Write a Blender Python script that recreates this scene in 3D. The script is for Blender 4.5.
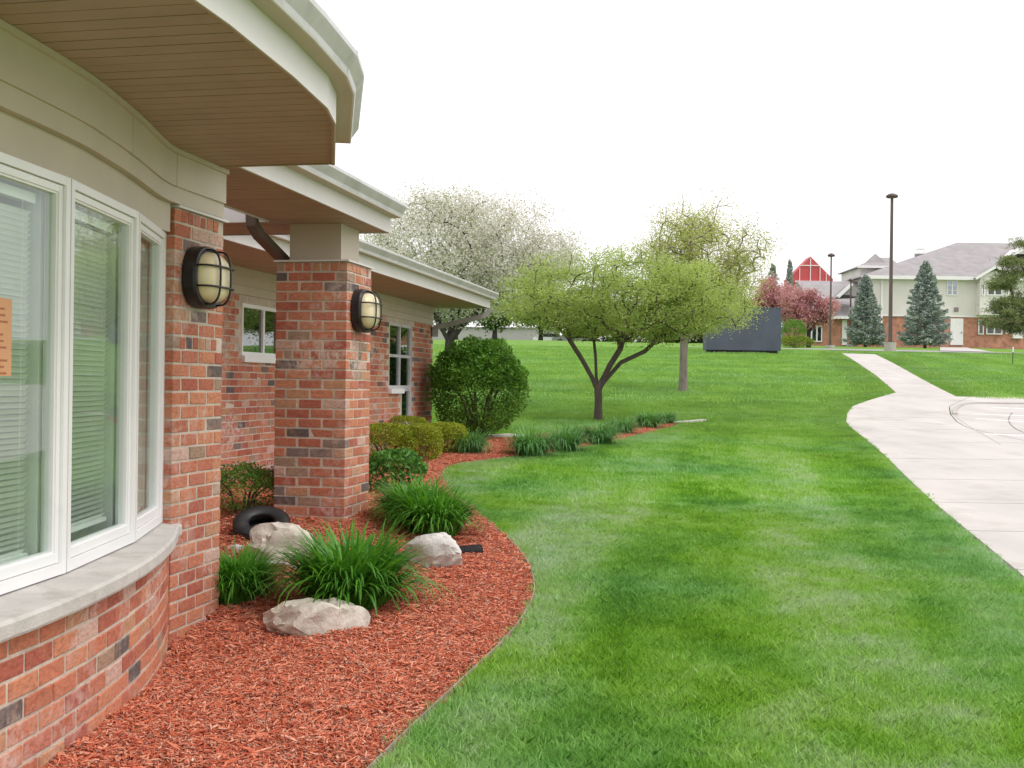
import bpy, math, random
import numpy as np
from mathutils import Vector, Matrix, noise as mnoise
random.seed(7); rng = np.random.default_rng(7)
scene = bpy.context.scene
for o in list(bpy.data.objects): bpy.data.objects.remove(o, do_unlink=True)

# ------------------------------------------------------------------ camera
F = 1120.0; CAMZ = 1.45; ROLL = 0.013
cd = bpy.data.cameras.new('camera'); cam = bpy.data.objects.new('camera', cd)
scene.collection.objects.link(cam); scene.camera = cam
cd.sensor_width = 36.0; cd.lens = 36.0 * F / 1024.0; cd.clip_start = 0.05; cd.clip_end = 3000
cam.matrix_world = Matrix.Translation((0, 0, CAMZ)) @ Matrix.Rotation(math.pi/2, 4, 'X') @ Matrix.Rotation(ROLL, 4, 'Z')
# ------------------------------------------------------------------ world, sun, exposure
SUN_EL, SUN_AZ = 58.0, 118.0          # degrees, azimuth clockwise from +Y
world = bpy.data.worlds.new('World'); scene.world = world; world.use_nodes = True
wt = world.node_tree; bg = wt.nodes['Background']
sky = wt.nodes.new('ShaderNodeTexSky'); sky.sky_type = 'NISHITA'; sky.sun_disc = False
sky.sun_elevation = math.radians(SUN_EL); sky.sun_rotation = math.radians(SUN_AZ)
sky.dust_density = 4.0; sky.air_density = 1.0
mixw = wt.nodes.new('ShaderNodeMix'); mixw.data_type = 'RGBA'
mixw.inputs[0].default_value = 0.86
wt.links.new(sky.outputs[0], mixw.inputs[6]); mixw.inputs[7].default_value = (11.95, 11.45, 11.75, 1)   # the even cloud deck
wt.links.new(mixw.outputs[2], bg.inputs[0]); bg.inputs[1].default_value = 0.10
sl = bpy.data.lights.new('sun', 'SUN'); sl.energy = 1.3; sl.angle = math.radians(25); sl.color = (1, 0.95, 0.92)
sun = bpy.data.objects.new('sun', sl); scene.collection.objects.link(sun)
el, az = math.radians(SUN_EL), math.radians(SUN_AZ)
sd = Vector((math.sin(az)*math.cos(el), math.cos(az)*math.cos(el), math.sin(el)))
sun.rotation_euler = sd.to_track_quat('Z', 'Y').to_euler(); sun.location = (20, -10, 30)
scene.view_settings.view_transform = 'Standard'; scene.view_settings.look = 'None'
scene.view_settings.exposure = 0.32; scene.view_settings.gamma = 1.0
scene.view_settings.use_curve_mapping = False

# ------------------------------------------------------------------ coordinates
TH = math.radians(11.4); CT, ST = math.cos(TH), math.sin(TH)
def W(q, s, z=0.0):                                   # the building's own axes: s along its front, q to the right of it
    return (q*CT + s*ST, -q*ST + s*CT, z)
def hor(u): return 384 + ROLL*(u - 512)
def P(u, v, Y):                                       # a pixel's direction taken out to distance Y
    return Vector(((u - 512 + ROLL*(v-384))/F*Y, Y, CAMZ - (v - hor(u))/F*Y))
ZY = np.array([[-30,-.05],[0,-.02],[4,0],[8,.10],[12,.22],[15,.36],[18,.54],[20,.62],[22.5,.76],[26,1.03],[30,1.33],[40,2.12],
               [50,2.88],[55,3.26],[57,3.42],[60,3.55],[75,4.2],[98,5.3],[130,5.9],[300,8.0],[900,12.0]])
from_tab = lambda y: np.interp(y, ZY[:,0], ZY[:,1])
def zsm(y):
    y = np.asarray(y, float); w = np.clip(0.06*np.abs(y), .5, 4)
    return (from_tab(y-w) + from_tab(y-w*.5) + from_tab(y)*1.0 + from_tab(y+w*.5) + from_tab(y+w))/5
def g(x, y):
    x = np.asarray(x, float); y = np.asarray(y, float)
    z = zsm(y) + .19*np.exp(-((x+1.7)**2+(y-9.8)**2)/2.4) - .13*np.exp(-((x+2.0)**2+(y-6.1)**2)/1.5)
    z = z + .035*np.sin(x*.33+1.0)*np.sin(y*.21)*np.clip((y-6)/15,0,1) - .006*np.clip(x-8,0,40)*np.clip((y-30)/25,0,1)
    return z
def G(u, v):                                          # where a pixel's ray meets the ground
    d = P(u, v, 1.0) - Vector((0,0,CAMZ)); Y = 2.0
    while Y < 400:
        p = Vector((0,0,CAMZ)) + d*Y
        if p.z <= float(g(p.x, p.y)): break
        Y += .02 if Y < 40 else .2
    return Vector((p.x, p.y, float(g(p.x, p.y))))

# ------------------------------------------------------------------ mesh helpers
ORG = {}
C = scene.collection
class MB:
    def __init__(s): s.v = []; s.f = []
    def add(s, vs, fs):
        n = len(s.v); s.v += [tuple(p) for p in vs]; s.f += [tuple(i+n for i in f) for f in fs]; return s
    def hexa(s, p):                                   # 8 points: bottom loop then top loop
        return s.add(p, [(3,2,1,0),(4,5,6,7),(0,1,5,4),(1,2,6,5),(2,3,7,6),(3,0,4,7)])
    def box(s, x0,x1,y0,y1,z0,z1):
        return s.hexa([(x0,y0,z0),(x1,y0,z0),(x1,y1,z0),(x0,y1,z0),(x0,y0,z1),(x1,y0,z1),(x1,y1,z1),(x0,y1,z1)])
    def boxq(s, q0,q1,s0,s1,z0,z1):
        return s.hexa([W(q0,s0,z0),W(q1,s0,z0),W(q1,s1,z0),W(q0,s1,z0),W(q0,s0,z1),W(q1,s0,z1),W(q1,s1,z1),W(q0,s1,z1)])
    def bar(s, a, b, w, h, up=(0,0,1)):
        a, b = Vector(a), Vector(b); d = (b-a).normalized(); up = Vector(up)
        x = d.cross(up).normalized()*(w/2); y = x.cross(d).normalized()*(h/2)
        return s.hexa([a-x-y,a+x-y,b+x-y,b-x-y,a-x+y,a+x+y,b+x+y,b-x+y])
    def prism(s, poly, z0, z1):                       # poly: ccw world xy points
        n = len(poly)
        return s.add([(p[0],p[1],z0) for p in poly]+[(p[0],p[1],z1) for p in poly],
            [tuple(range(n-1,-1,-1)), tuple(range(n,2*n))]+[(i,(i+1)%n,n+(i+1)%n,n+i) for i in range(n)])
    def sweep(s, path, prof, closed_prof=True):       # path: list of (origin, right vec); prof: (r,z) offsets
        n = len(prof); vs = []; fs = []
        for (o, r) in path:
            for (a, z) in prof: vs.append((o[0]+r[0]*a, o[1]+r[1]*a, o[2]+z))
        m = len(path)
        for i in range(m-1):
            for j in range(n if closed_prof else n-1):
                k = (j+1) % n
                fs.append((i*n+j, i*n+k, (i+1)*n+k, (i+1)*n+j))
        if closed_prof: fs += [tuple(range(n-1,-1,-1)), tuple(range((m-1)*n, m*n))]
        return s.add(vs, fs)
    def tube(s, pts, rad, n=8, cap=True):
        pts = [Vector(p) for p in pts]; m = len(pts)
        if not hasattr(rad, '__len__'): rad = [rad]*m
        vs = []; fs = []; ref = None
        for i in range(m):
            d = (pts[min(i+1,m-1)] - pts[max(i-1,0)])
            d = d.normalized() if d.length > 1e-9 else Vector((0,0,1))
            if ref is None: ref = Vector((1,0,0)) if abs(d.x) < .8 else Vector((0,1,0))
            a = (ref - d*ref.dot(d)).normalized(); b = d.cross(a); ref = a
            for k in range(n):
                t = 2*math.pi*k/n; vs.append(pts[i] + (a*math.cos(t)+b*math.sin(t))*rad[i])
        for i in range(m-1):
            for k in range(n):
                fs.append((i*n+k, i*n+(k+1)%n, (i+1)*n+(k+1)%n, (i+1)*n+k))
        if cap: fs += [tuple(range(n-1,-1,-1)), tuple(range((m-1)*n, m*n))]
        return s.add(vs, fs)
    def build(s, name, mat, parent=None, origin=None, smooth=False, kind=None):
        if parent is not None: org = ORG[parent.name]
        else:
            a = np.array(s.v); org = origin if origin is not None else Vector(((a[:,0].min()+a[:,0].max())/2,(a[:,1].min()+a[:,1].max())/2,a[:,2].min()))
            org = Vector(org)
        me = bpy.data.meshes.new(name)
        me.from_pydata([(p[0]-org[0],p[1]-org[1],p[2]-org[2]) for p in s.v], [], s.f)
        if smooth: me.polygons.foreach_set('use_smooth', [True]*len(me.polygons))
        me.materials.append(mat); me.update()
        o = bpy.data.objects.new(name, me); C.objects.link(o)
        if parent is not None: o.parent = parent
        else: o.location = org
        ORG[o.name] = Vector(org)
        if kind: o['kind'] = kind
        return o
def tag(o, label, cat, group=None):
    o['label'] = label; o['category'] = cat
    if group: o['group'] = group
    return o
def thing(name, loc, label, cat, group=None):
    o = bpy.data.objects.new(name, None); C.objects.link(o); o.location = loc; o.empty_display_size = .2
    ORG[o.name] = Vector(loc); return tag(o, label, cat, group)
def place(name, me, parent, wloc, rz=0.0, mat=None, rot=None, scale=None):      # a copy that shares mesh data
    o = bpy.data.objects.new(name, me); C.objects.link(o)
    if parent is not None:
        o.parent = parent; wl = Vector(wloc); o.location = wl - ORG[parent.name]
    else: o.location = wloc
    o.rotation_euler = rot if rot else (0,0,rz)
    if scale: o.scale = scale
    ORG[o.name] = Vector(wloc)
    return o
def np_mesh(name, verts, quads, mat, k=4):            # many separate small faces at once
    me = bpy.data.meshes.new(name); nv = len(verts); nf = len(quads)
    me.vertices.add(nv); me.vertices.foreach_set('co', np.asarray(verts, np.float32).ravel())
    me.loops.add(nf*k); me.loops.foreach_set('vertex_index', np.asarray(quads, np.int32).ravel())
    me.polygons.add(nf); me.polygons.foreach_set('loop_start', np.arange(0, nf*k, k, dtype=np.int32))
    me.update(calc_edges=True); me.validate()
    if mat: me.materials.append(mat)
    return me

# ------------------------------------------------------------------ materials
def nt(name):
    m = bpy.data.materials.new(name); m.use_nodes = True
    t = m.node_tree; return m, t, t.nodes['Principled BSDF']
def nn(t, typ, **kw):
    n = t.nodes.new(typ)
    for k, v in kw.items(): setattr(n, k, v)
    return n
def pos(t): return nn(t, 'ShaderNodeNewGeometry').outputs['Position']
def noise(t, scale, detail=3, rough=.55, vec=None, stretch=None):
    n = nn(t, 'ShaderNodeTexNoise'); n.inputs['Scale'].default_value = scale; n.inputs['Detail'].default_value = detail
    n.inputs['Roughness'].default_value = rough
    v = vec if vec is not None else pos(t)
    if stretch:
        mp = nn(t, 'ShaderNodeMapping'); mp.inputs['Scale'].default_value = stretch[:3]
        if len(stretch) > 3: mp.inputs['Rotation'].default_value = (0,0,stretch[3])
        t.links.new(v, mp.inputs[0]); v = mp.outputs[0]
    t.links.new(v, n.inputs['Vector']); return n.outputs['Fac']
def ramp(t, fac, stops, interp='LINEAR'):
    r = nn(t, 'ShaderNodeValToRGB'); r.color_ramp.interpolation = interp
    e = r.color_ramp.elements
    while len(e) > 1: e.remove(e[-1])
    for i, (p, c) in enumerate(stops):
        x = e[0] if i == 0 else e.new(p)
        x.position = p; x.color = (*c, 1) if len(c) == 3 else c
    t.links.new(fac, r.inputs[0]); return r.outputs[0]
def mixc(t, fac, a, b, mode='MIX'):
    m = nn(t, 'ShaderNodeMix', data_type='RGBA', blend_type=mode)
    for sock, val in ((m.inputs[0], fac), (m.inputs[6], a), (m.inputs[7], b)):
        if isinstance(val, (int, float)): sock.default_value = val
        elif isinstance(val, tuple): sock.default_value = (*val, 1) if len(val) == 3 else val
        else: t.links.new(val, sock)
    return m.outputs[2]
def math_(t, op, a, b=None, c=None):
    m = nn(t, 'ShaderNodeMath', operation=op)
    for i, val in enumerate((a, b, c)):
        if val is None: continue
        if isinstance(val, (int, float)): m.inputs[i].default_value = val
        else: t.links.new(val, m.inputs[i])
    return m.outputs[0]
def bump(t, bsdf, h, strength=.4, dist=.01):
    b = nn(t, 'ShaderNodeBump'); b.inputs['Strength'].default_value = strength; b.inputs['Distance'].default_value = dist
    t.links.new(h, b.inputs['Height']); t.links.new(b.outputs[0], bsdf.inputs['Normal'])
def pm(name, col, rough=.6, var=.25, scale=6, bscale=0, bstr=.3, metal=0, spec=.5, stretch=None, dirt=None):
    m, t, b = nt(name)
    n = noise(t, scale, 4, stretch=stretch)
    lo = tuple(c*(1-var) for c in col); hi = tuple(min(1, c*(1+var)) for c in col)
    c = ramp(t, n, [(.3, lo), (.7, hi)])
    if dirt:
        d = noise(t, dirt[1], 5, .65); c = mixc(t, ramp(t, d, [(dirt[2], (0,0,0)), (dirt[2]+.18, (dirt[3],)*3)]), c, dirt[0])
    t.links.new(c, b.inputs['Base Color']); b.inputs['Roughness'].default_value = rough
    b.inputs['Metallic'].default_value = metal; b.inputs['Specular IOR Level'].default_value = spec
    if bscale: bump(t, b, noise(t, bscale, 4), bstr)
    return m
def rand_id(t):                                       # one number for each separate piece
    oi = nn(t, 'ShaderNodeObjectInfo').outputs['Random']; gi = nn(t, 'ShaderNodeNewGeometry').outputs['Random Per Island']
    return math_(t, 'FRACT', math_(t, 'ADD', math_(t, 'MULTIPLY', oi, 7.13), math_(t, 'MULTIPLY', gi, 5.77)))
def brick_mat(name, sat=1.0):
    m, t, b = nt(name); r = rand_id(t)
    c = ramp(t, r, [(0,(.43,.130,.070)),(.12,(.50,.170,.088)),(.24,(.39,.105,.062)),(.36,(.53,.205,.105)),(.48,(.46,.145,.08)),(.60,(.52,.19,.10)),
                    (.72,(.48,.24,.13)),(.80,(.34,.22,.15)),(.84,(.13,.10,.095)),(.88,(.21,.15,.13)),(.905,(.54,.34,.27)),(.95,(.47,.16,.10))], 'CONSTANT')
    n1 = noise(t, 34, 5, .65, stretch=(1,1,2.2)); n2 = noise(t, 11, 4, .6); n3 = noise(t, 1.7, 5, .6)
    c = mixc(t, 1.0, c, ramp(t, n1, [(.25,(.60,.58,.57)),(.5,(1,1,1)),(.75,(1.32,1.30,1.26))]), 'MULTIPLY')
    c = mixc(t, ramp(t, n2, [(.55,(0,0,0)),(.72,(.45,.45,.45))]), c, (.50,.27,.15))
    fl = math_(t, 'MULTIPLY', ramp(t, n3, [(.50,(0,0,0)),(.64,(1,1,1))]), ramp(t, noise(t, 16, 5, .7), [(.44,(0,0,0)),(.60,(.8,.8,.8))]))
    c = mixc(t, fl, c, (.62,.50,.44))
    hs_ = nn(t, 'ShaderNodeHueSaturation'); hs_.inputs['Saturation'].default_value = .95; hs_.inputs['Value'].default_value = 1.03; t.links.new(c, hs_.inputs['Color']); c = hs_.outputs[0]
    t.links.new(c, b.inputs['Base Color']); b.inputs['Roughness'].default_value = .85; b.inputs['Specular IOR Level'].default_value = .25
    bump(t, b, noise(t, 90, 5, .7), .5, .006)
    return m
def leaf_mat(name, cols, trans=.35, big=1.5, rough=.5, tint=(1.25,1.2,.7)):
    m = bpy.data.materials.new(name); m.use_nodes = True; t = m.node_tree
    for n in list(t.nodes): t.nodes.remove(n)
    out = nn(t, 'ShaderNodeOutputMaterial'); r = rand_id(t)
    n = noise(t, big, 3)
    f = math_(t, 'ADD', math_(t, 'MULTIPLY', r, .45), math_(t, 'MULTIPLY', math_(t, 'SUBTRACT', n, .3), 1.0))
    k = len(cols); c = ramp(t, f, [(i/(k-1), cols[i]) for i in range(k)])
    d = nn(t, 'ShaderNodeBsdfPrincipled'); d.inputs['Roughness'].default_value = rough; d.inputs['Specular IOR Level'].default_value = .3
    tr = nn(t, 'ShaderNodeBsdfTranslucent'); mx = nn(t, 'ShaderNodeMixShader'); mx.inputs[0].default_value = trans
    t.links.new(c, d.inputs['Base Color']); t.links.new(mixc(t, 1.0, c, tint, 'MULTIPLY'), tr.inputs[0])
    t.links.new(d.outputs[0], mx.inputs[1]); t.links.new(tr.outputs[0], mx.inputs[2]); t.links.new(mx.outputs[0], out.inputs[0])
    return m
def glass_mat(name, base=.12, tint=(.9,.97,.94), gain=1.0):
    m = bpy.data.materials.new(name); m.use_nodes = True; t = m.node_tree
    for n in list(t.nodes): t.nodes.remove(n)
    out = nn(t, 'ShaderNodeOutputMaterial'); tp = nn(t, 'ShaderNodeBsdfTransparent'); tp.inputs[0].default_value = (*tint, 1)
    gl = nn(t, 'ShaderNodeBsdfGlossy'); gl.inputs['Roughness'].default_value = .015; gl.inputs[0].default_value = (.93,.97,.95,1)
    lw = nn(t, 'ShaderNodeLayerWeight'); lw.inputs[0].default_value = .5
    f = math_(t, 'MINIMUM', math_(t, 'ADD', math_(t, 'MULTIPLY', math_(t, 'POWER', lw.outputs['Facing'], 3.0), gain), base), .95)
    bp = nn(t, 'ShaderNodeBump'); bp.inputs['Strength'].default_value = .03; bp.inputs['Distance'].default_value = .02
    t.links.new(noise(t, 1.3, 1), bp.inputs['Height']); t.links.new(bp.outputs[0], gl.inputs['Normal'])
    mx = nn(t, 'ShaderNodeMixShader'); t.links.new(f, mx.inputs[0]); t.links.new(tp.outputs[0], mx.inputs[1]); t.links.new(gl.outputs[0], mx.inputs[2])
    t.links.new(mx.outputs[0], out.inputs[0]); return m

GREENS = [(.06,(.155,.380,.022)),(.26,(.260,.540,.036)),(.48,(.360,.640,.085)),(.66,(.450,.680,.210)),(.90,(.58,.73,.42))]
COOL = [(.06,(.120,.350,.075)),(.26,(.200,.490,.125)),(.48,(.310,.600,.220)),(.66,(.420,.660,.330)),(.90,(.56,.72,.50))]
def grass_color(t, blade=False):
    n1 = noise(t, .55, 4, .6); n2 = noise(t, 2.6, 4, .6); n3 = noise(t, .9, 3, .6, stretch=(1.0,.35,1,.5))
    f = math_(t, 'ADD', math_(t, 'MULTIPLY', n1, .34), math_(t, 'MULTIPLY', n2, .61))
    f = math_(t, 'ADD', f, math_(t, 'MULTIPLY', math_(t, 'SUBTRACT', n3, .5), .55))
    f = math_(t, 'ADD', math_(t, 'MULTIPLY', math_(t, 'SUBTRACT', f, .475), 1.75), .46)
    # mower passes: across the hill on the left, running up it on the right
    sx = nn(t, 'ShaderNodeSeparateXYZ'); t.links.new(pos(t), sx.inputs[0])
    w1 = math_(t, 'SINE', math_(t, 'ADD', math_(t, 'MULTIPLY', sx.outputs[1], 2.1), math_(t, 'ADD', math_(t, 'MULTIPLY', sx.outputs[0], .12), math_(t, 'MULTIPLY', noise(t, .12, 2), 14))))
    w2 = math_(t, 'SINE', math_(t, 'ADD', math_(t, 'MULTIPLY', sx.outputs[0], 2.6), math_(t, 'ADD', math_(t, 'MULTIPLY', sx.outputs[1], -.55), math_(t, 'MULTIPLY', noise(t, .2, 2), 6))))
    side = math_(t, 'MULTIPLY', math_(t, 'SUBTRACT', sx.outputs[0], math_(t, 'MULTIPLY', sx.outputs[1], .28)), .5)
    side = nn(t, 'ShaderNodeClamp').outputs[0] if False else math_(t, 'MINIMUM', math_(t, 'MAXIMUM', side, 0), 1)
    far = math_(t, 'MINIMUM', math_(t, 'MAXIMUM', math_(t, 'MULTIPLY', math_(t, 'SUBTRACT', sx.outputs[1], 14), .1), 0), 1)
    st = math_(t, 'ADD', math_(t, 'MULTIPLY', w1, math_(t, 'SUBTRACT', 1, side)), math_(t, 'MULTIPLY', w2, side))
    f = math_(t, 'ADD', f, math_(t, 'MULTIPLY', math_(t, 'MULTIPLY', st, far), .13))
    qq = math_(t, 'SUBTRACT', math_(t, 'MULTIPLY', sx.outputs[0], .98), math_(t, 'MULTIPLY', sx.outputs[1], .198))     # passes along the building, one mower deck wide
    w3 = math_(t, 'SINE', math_(t, 'ADD', math_(t, 'MULTIPLY', qq, 3.3), math_(t, 'ADD', math_(t, 'MULTIPLY', noise(t, .35, 2), 1.5), -1.0)))
    w3 = math_(t, 'MULTIPLY', math_(t, 'MINIMUM', math_(t, 'MAXIMUM', math_(t, 'MULTIPLY', w3, 2.2), -1), 1), math_(t, 'SUBTRACT', 1, far))
    f = math_(t, 'ADD', f, math_(t, 'MULTIPLY', w3, .15)); f = math_(t, 'SUBTRACT', f, math_(t, 'MULTIPLY', far, .20))
    if blade:
        f = math_(t, 'ADD', f, math_(t, 'MULTIPLY', math_(t, 'SUBTRACT', rand_id(t), .5), .34))
    c = mixc(t, ramp(t, noise(t, .38, 4, .6), [(.44,(0,0,0)),(.62,(.8,.8,.8))]), ramp(t, f, GREENS), ramp(t, f, COOL))
    c = mixc(t, math_(t, 'MULTIPLY', far, .5), c, (.310,.490,.120))
    dry = ramp(t, noise(t, .8, 5, .7), [(.63,(0,0,0)),(.74,(.55,.55,.55))])
    c = mixc(t, dry, c, (.24,.25,.07))
    return c
def grass_mat(name, blade):
    if blade:
        m = bpy.data.materials.new(name); m.use_nodes = True; t = m.node_tree
        for n in list(t.nodes): t.nodes.remove(n)
        out = nn(t, 'ShaderNodeOutputMaterial'); c = grass_color(t, True)
        d = nn(t, 'ShaderNodeBsdfPrincipled'); d.inputs['Roughness'].default_value = .42; d.inputs['Specular IOR Level'].default_value = .55
        tr = nn(t, 'ShaderNodeBsdfTranslucent'); mx = nn(t, 'ShaderNodeMixShader'); mx.inputs[0].default_value = .35
        t.links.new(c, d.inputs['Base Color']); t.links.new(c, tr.inputs[0])
        t.links.new(d.outputs[0], mx.inputs[1]); t.links.new(tr.outputs[0], mx.inputs[2]); t.links.new(mx.outputs[0], out.inputs[0])
        return m
    m, t, b = nt(name)
    c = grass_color(t)
    fine = noise(t, 28, 4, .7)
    c = mixc(t, 1.0, c, ramp(t, fine, [(.3,(.36,.41,.34)),(.7,(.78,.80,.76))]), 'MULTIPLY')
    t.links.new(c, b.inputs['Base Color']); b.inputs['Roughness'].default_value = .9; b.inputs['Specular IOR Level'].default_value = .1
    bump(t, b, noise(t, 35, 4, .7), .8, .03); return m

M = {}
M['brick'] = brick_mat('fired brick')
M['mortar'] = pm('mortar', (.54,.465,.38), .95, .2, 9, 60, .5, dirt=((.62,.57,.52), 2.0, .55, .6))
M['beige'] = pm('beige painted trim', (.56,.485,.385), .55, .06, 2.5, 40, .05, dirt=((.36,.32,.25), 1.5, .6, .35))
M['fascia'] = pm('light fascia paint', (.68,.66,.64), .5, .05, 2, dirt=((.45,.42,.36), 1.7, .6, .4))
M['gutter'] = pm('grey gutter metal', (.58,.575,.585), .38, .10, 5, metal=0, dirt=((.36,.36,.34), 3, .52, .6), stretch=(1,1,3))
M['plank'] = pm('brown soffit board', (.43,.295,.22), .6, .08, 3, dirt=((.36,.24,.16), 1.2, .55, .4))
M['vinyl'] = pm('white window vinyl', (.86,.86,.86), .35, .03, 3, dirt=((.62,.63,.62), 5, .62, .4))
M['stone'] = pm('cast stone sill', (.55,.535,.50), .85, .10, 5, 80, .35, dirt=((.38,.36,.32), 7, .52, .7))
M['shingle'] = pm('grey roof shingle', (.16,.155,.155), .9, .3, 14, 40, .6)
M['glass'] = glass_mat('window glass', .035, (.94,.98,.96), .42)
M['darkglass'] = glass_mat('dark window glass', .08, (.5,.55,.55), .9)
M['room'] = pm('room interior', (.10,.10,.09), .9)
M['blind'] = pm('blind slat', (.84,.85,.82), .5, .06)
M['black'] = pm('black lamp metal', (.018,.015,.016), .42, .3, 20)
M['bronze'] = pm('bronze downspout', (.12,.085,.065), .45, .2, 8)
M['dspout'] = pm('grey downspout', (.33,.31,.28), .45, .15, 8)
M['cream'] = pm('cream lamp globe', (.78,.68,.43), .25, .06, 9)
M['paper'] = pm('orange paper', (.72,.38,.20), .8, .05)
M['ink'] = pm('printed ink', (.45,.16,.08), .8, .1)
# ================================================================== SETTING
M['lawn'] = grass_mat('lawn turf', False); M['blade'] = grass_mat('grass blade', True)
def grid_mesh(xs, ys, zf, name, mat):
    X, Yv = np.meshgrid(xs, ys); Z = zf(X, Yv); nx, ny = len(xs), len(ys)
    v = np.stack([X.ravel(), Yv.ravel(), Z.ravel()], 1)
    i = (np.arange(ny-1)[:,None]*nx + np.arange(nx-1)[None,:]).ravel()
    q = np.stack([i, i+1, i+1+nx, i+nx], 1)
    me = np_mesh(name, v, q, mat); me.polygons.foreach_set('use_smooth', [True]*len(me.polygons))
    o = bpy.data.objects.new(name, me); C.objects.link(o); o['kind'] = 'structure'; return o
xs = np.concatenate([np.arange(-300,-40,20), np.arange(-40,-8,1.), np.arange(-8,12,.25), np.arange(12,60,1.), np.arange(60,320,20)])
ys = np.concatenate([np.arange(-30,0,2.), np.arange(0,26,.25), np.arange(26,110,1.), np.arange(110,300,10.), np.arange(300,901,60.)])
lawn = grid_mesh(xs, ys, g, 'lawn', M['lawn'])
ORG['lawn'] = Vector((0,0,0))

# ---- mulch bed
edge_px = [(300,850),(375,768),(430,716),(480,668),(510,640),(531,608),(536,588),(526,560),(502,536),(476,516),(456,500),(444,484),(441,473),(455,466),
           (500,460),(525,458),(560,453),(600,446),(640,436),(678,426)]
def smooth_poly(pts, it=2):
    for _ in range(it):
        o = [pts[0]]
        for a, b in zip(pts[:-1], pts[1:]): o += [a*.75+b*.25, a*.25+b*.75]
        pts = o + [pts[-1]]
    return pts
edge = smooth_poly([G(*p) for p in edge_px])
back = [G(u, v) for u, v in [(676,424.8),(640,425.5),(605,428.5),(565,434.5),(530,439),(500,440),(470,436)]]
back += [Vector(W(q, s)) for q, s in [(-5.3,18.3),(-6.5,12),(-6.5,6.6),(-3.6,6.2),(-3.3,5),(-2.8,3.4),(-2.75,1.0),(-1.2,1.0)]]
bed = [(p.x, p.y) for p in edge] + [(p.x, p.y) for p in back]
bedA = np.array(bed)
def inside(poly, x, y):
    x = np.asarray(x, float); y = np.asarray(y, float); r = np.zeros(x.shape, bool); n = len(poly); j = n-1
    for i in range(n):
        xi, yi = poly[i]; xj, yj = poly[j]
        c = ((yi > y) != (yj > y)) & (x < (xj-xi)*(y-yi)/((yj-yi) if yj != yi else 1e-12)+xi)
        r ^= c; j = i
    return r
M['mulchbase'] = pm('mulch soil', (.38,.105,.058), .95, .35, 30, 60, 1.0)
cs = .07
bx = np.arange(bedA[:,0].min()-.1, bedA[:,0].max()+.1, cs); by = np.arange(bedA[:,1].min()-.1, bedA[:,1].max()+.1, cs)
BX, BY = np.meshgrid(bx[:-1]+cs/2, by[:-1]+cs/2); ins = inside(bed, BX, BY)
nx = len(bx); iy, ix = np.nonzero(ins); b0 = iy*nx+ix
VX, VY = np.meshgrid(bx, by); vz = g(VX, VY)+.012
used, inv = np.unique(np.stack([b0,b0+1,b0+1+nx,b0+nx],1).ravel(), return_inverse=True)
vv = np.stack([VX.ravel(), VY.ravel(), vz.ravel()],1)[used]
mo = bpy.data.objects.new('mulch_bed', np_mesh('mulch_bed', vv, inv.reshape(-1,4), M['mulchbase'])); C.objects.link(mo); mo['kind'] = 'structure'

# ---- concrete path, apron and parking pad
left_px = [(1190,760),(1024,580),(969.5,535),(921,493),(889,461),(865,440),(849,427),(846,423),(847,415),(853,407),(872,400.5),(896,393.5),(890,388),(876,376),(842,354)]
LP = [G(*p) for p in left_px]
ly = np.array([p.y for p in LP]); lx = np.array([p.x for p in LP])
o_ = np.argsort(ly); ly, lx = ly[o_], lx[o_]
pr = [G(873,354), G(956,397.5)]
ytop, ypad = float(ly[-1]), float(pr[1].y)
def XL(y): return np.interp(y, ly, lx)
def XR(y):
    if y >= ypad: return float(np.interp(y, [pr[1].y, pr[0].y], [pr[1].x, pr[0].x]))
    return 30.0
M['concrete'] = pm('pale concrete', (.51,.487,.452), .9, .09, 1.2, 70, .25, dirt=((.35,.325,.29), 1.3, .52, .55), stretch=(1,.4,1))
path = bpy.data.objects.new('concrete_walk', None); C.objects.link(path); path.location = (0,0,0); path['kind'] = 'structure'; ORG['concrete_walk'] = Vector((0,0,0))
def slab(y0, y1, x0f, x1f, nxs, thick=.10, lift=.028, name='slab', mat=None):
    mb = MB(); ny = max(2, int((y1-y0)/.35)+1); rows = np.linspace(y0, y1, ny); vs = []; fs = []
    for y in rows:
        a, b = x0f(y), x1f(y)
        for k in range(nxs+1):
            x = a+(b-a)*k/nxs; vs.append((x, y, float(g(x,y))+lift))
    n = nxs+1
    for i in range(ny-1):
        for k in range(nxs): fs.append((i*n+k, i*n+k+1, (i+1)*n+k+1, (i+1)*n+k))
    per = [k for k in range(n)] + [i*n+n-1 for i in range(1,ny)] + [(ny-1)*n+k for k in range(n-2,-1,-1)] + [i*n for i in range(ny-2,0,-1)]
    base = len(vs); vs += [(vs[i][0], vs[i][1], vs[i][2]-thick) for i in per]
    m = len(per)
    for i in range(m): fs.append((per[i], base+i, base+(i+1)%m, per[(i+1)%m]))
    mb.add(vs, fs); return mb.build(name, mat or M['concrete'], path)
joints = [4.0,6.4,8.2,10.0,11.9,13.9,16.1,18.4,20.8,23.2]
joints = [j for j in joints if j < ypad-1.5] + [ypad]
gap = .013
for a, b in zip(joints[:-1], joints[1:]):
    xs_ = None
    mid = lambda y: max(float(XL(y))+1.9, 9.0+.0*y) if y < ypad-.01 else XR(y)
    slab(a+gap, b-gap, lambda y: float(XL(y)), lambda y: max(float(XL(y))+2.2, 8.6), 6)
    slab(a+gap, b-gap, lambda y: max(float(XL(y))+2.2, 8.6)+2*gap, lambda y: 30.0, 14)
y = ypad
while y < ytop-.3:
    y2 = min(y+1.55, ytop); slab(y+gap, y2-gap, lambda t: float(XL(t)), XR, 3); y = y2
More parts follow.
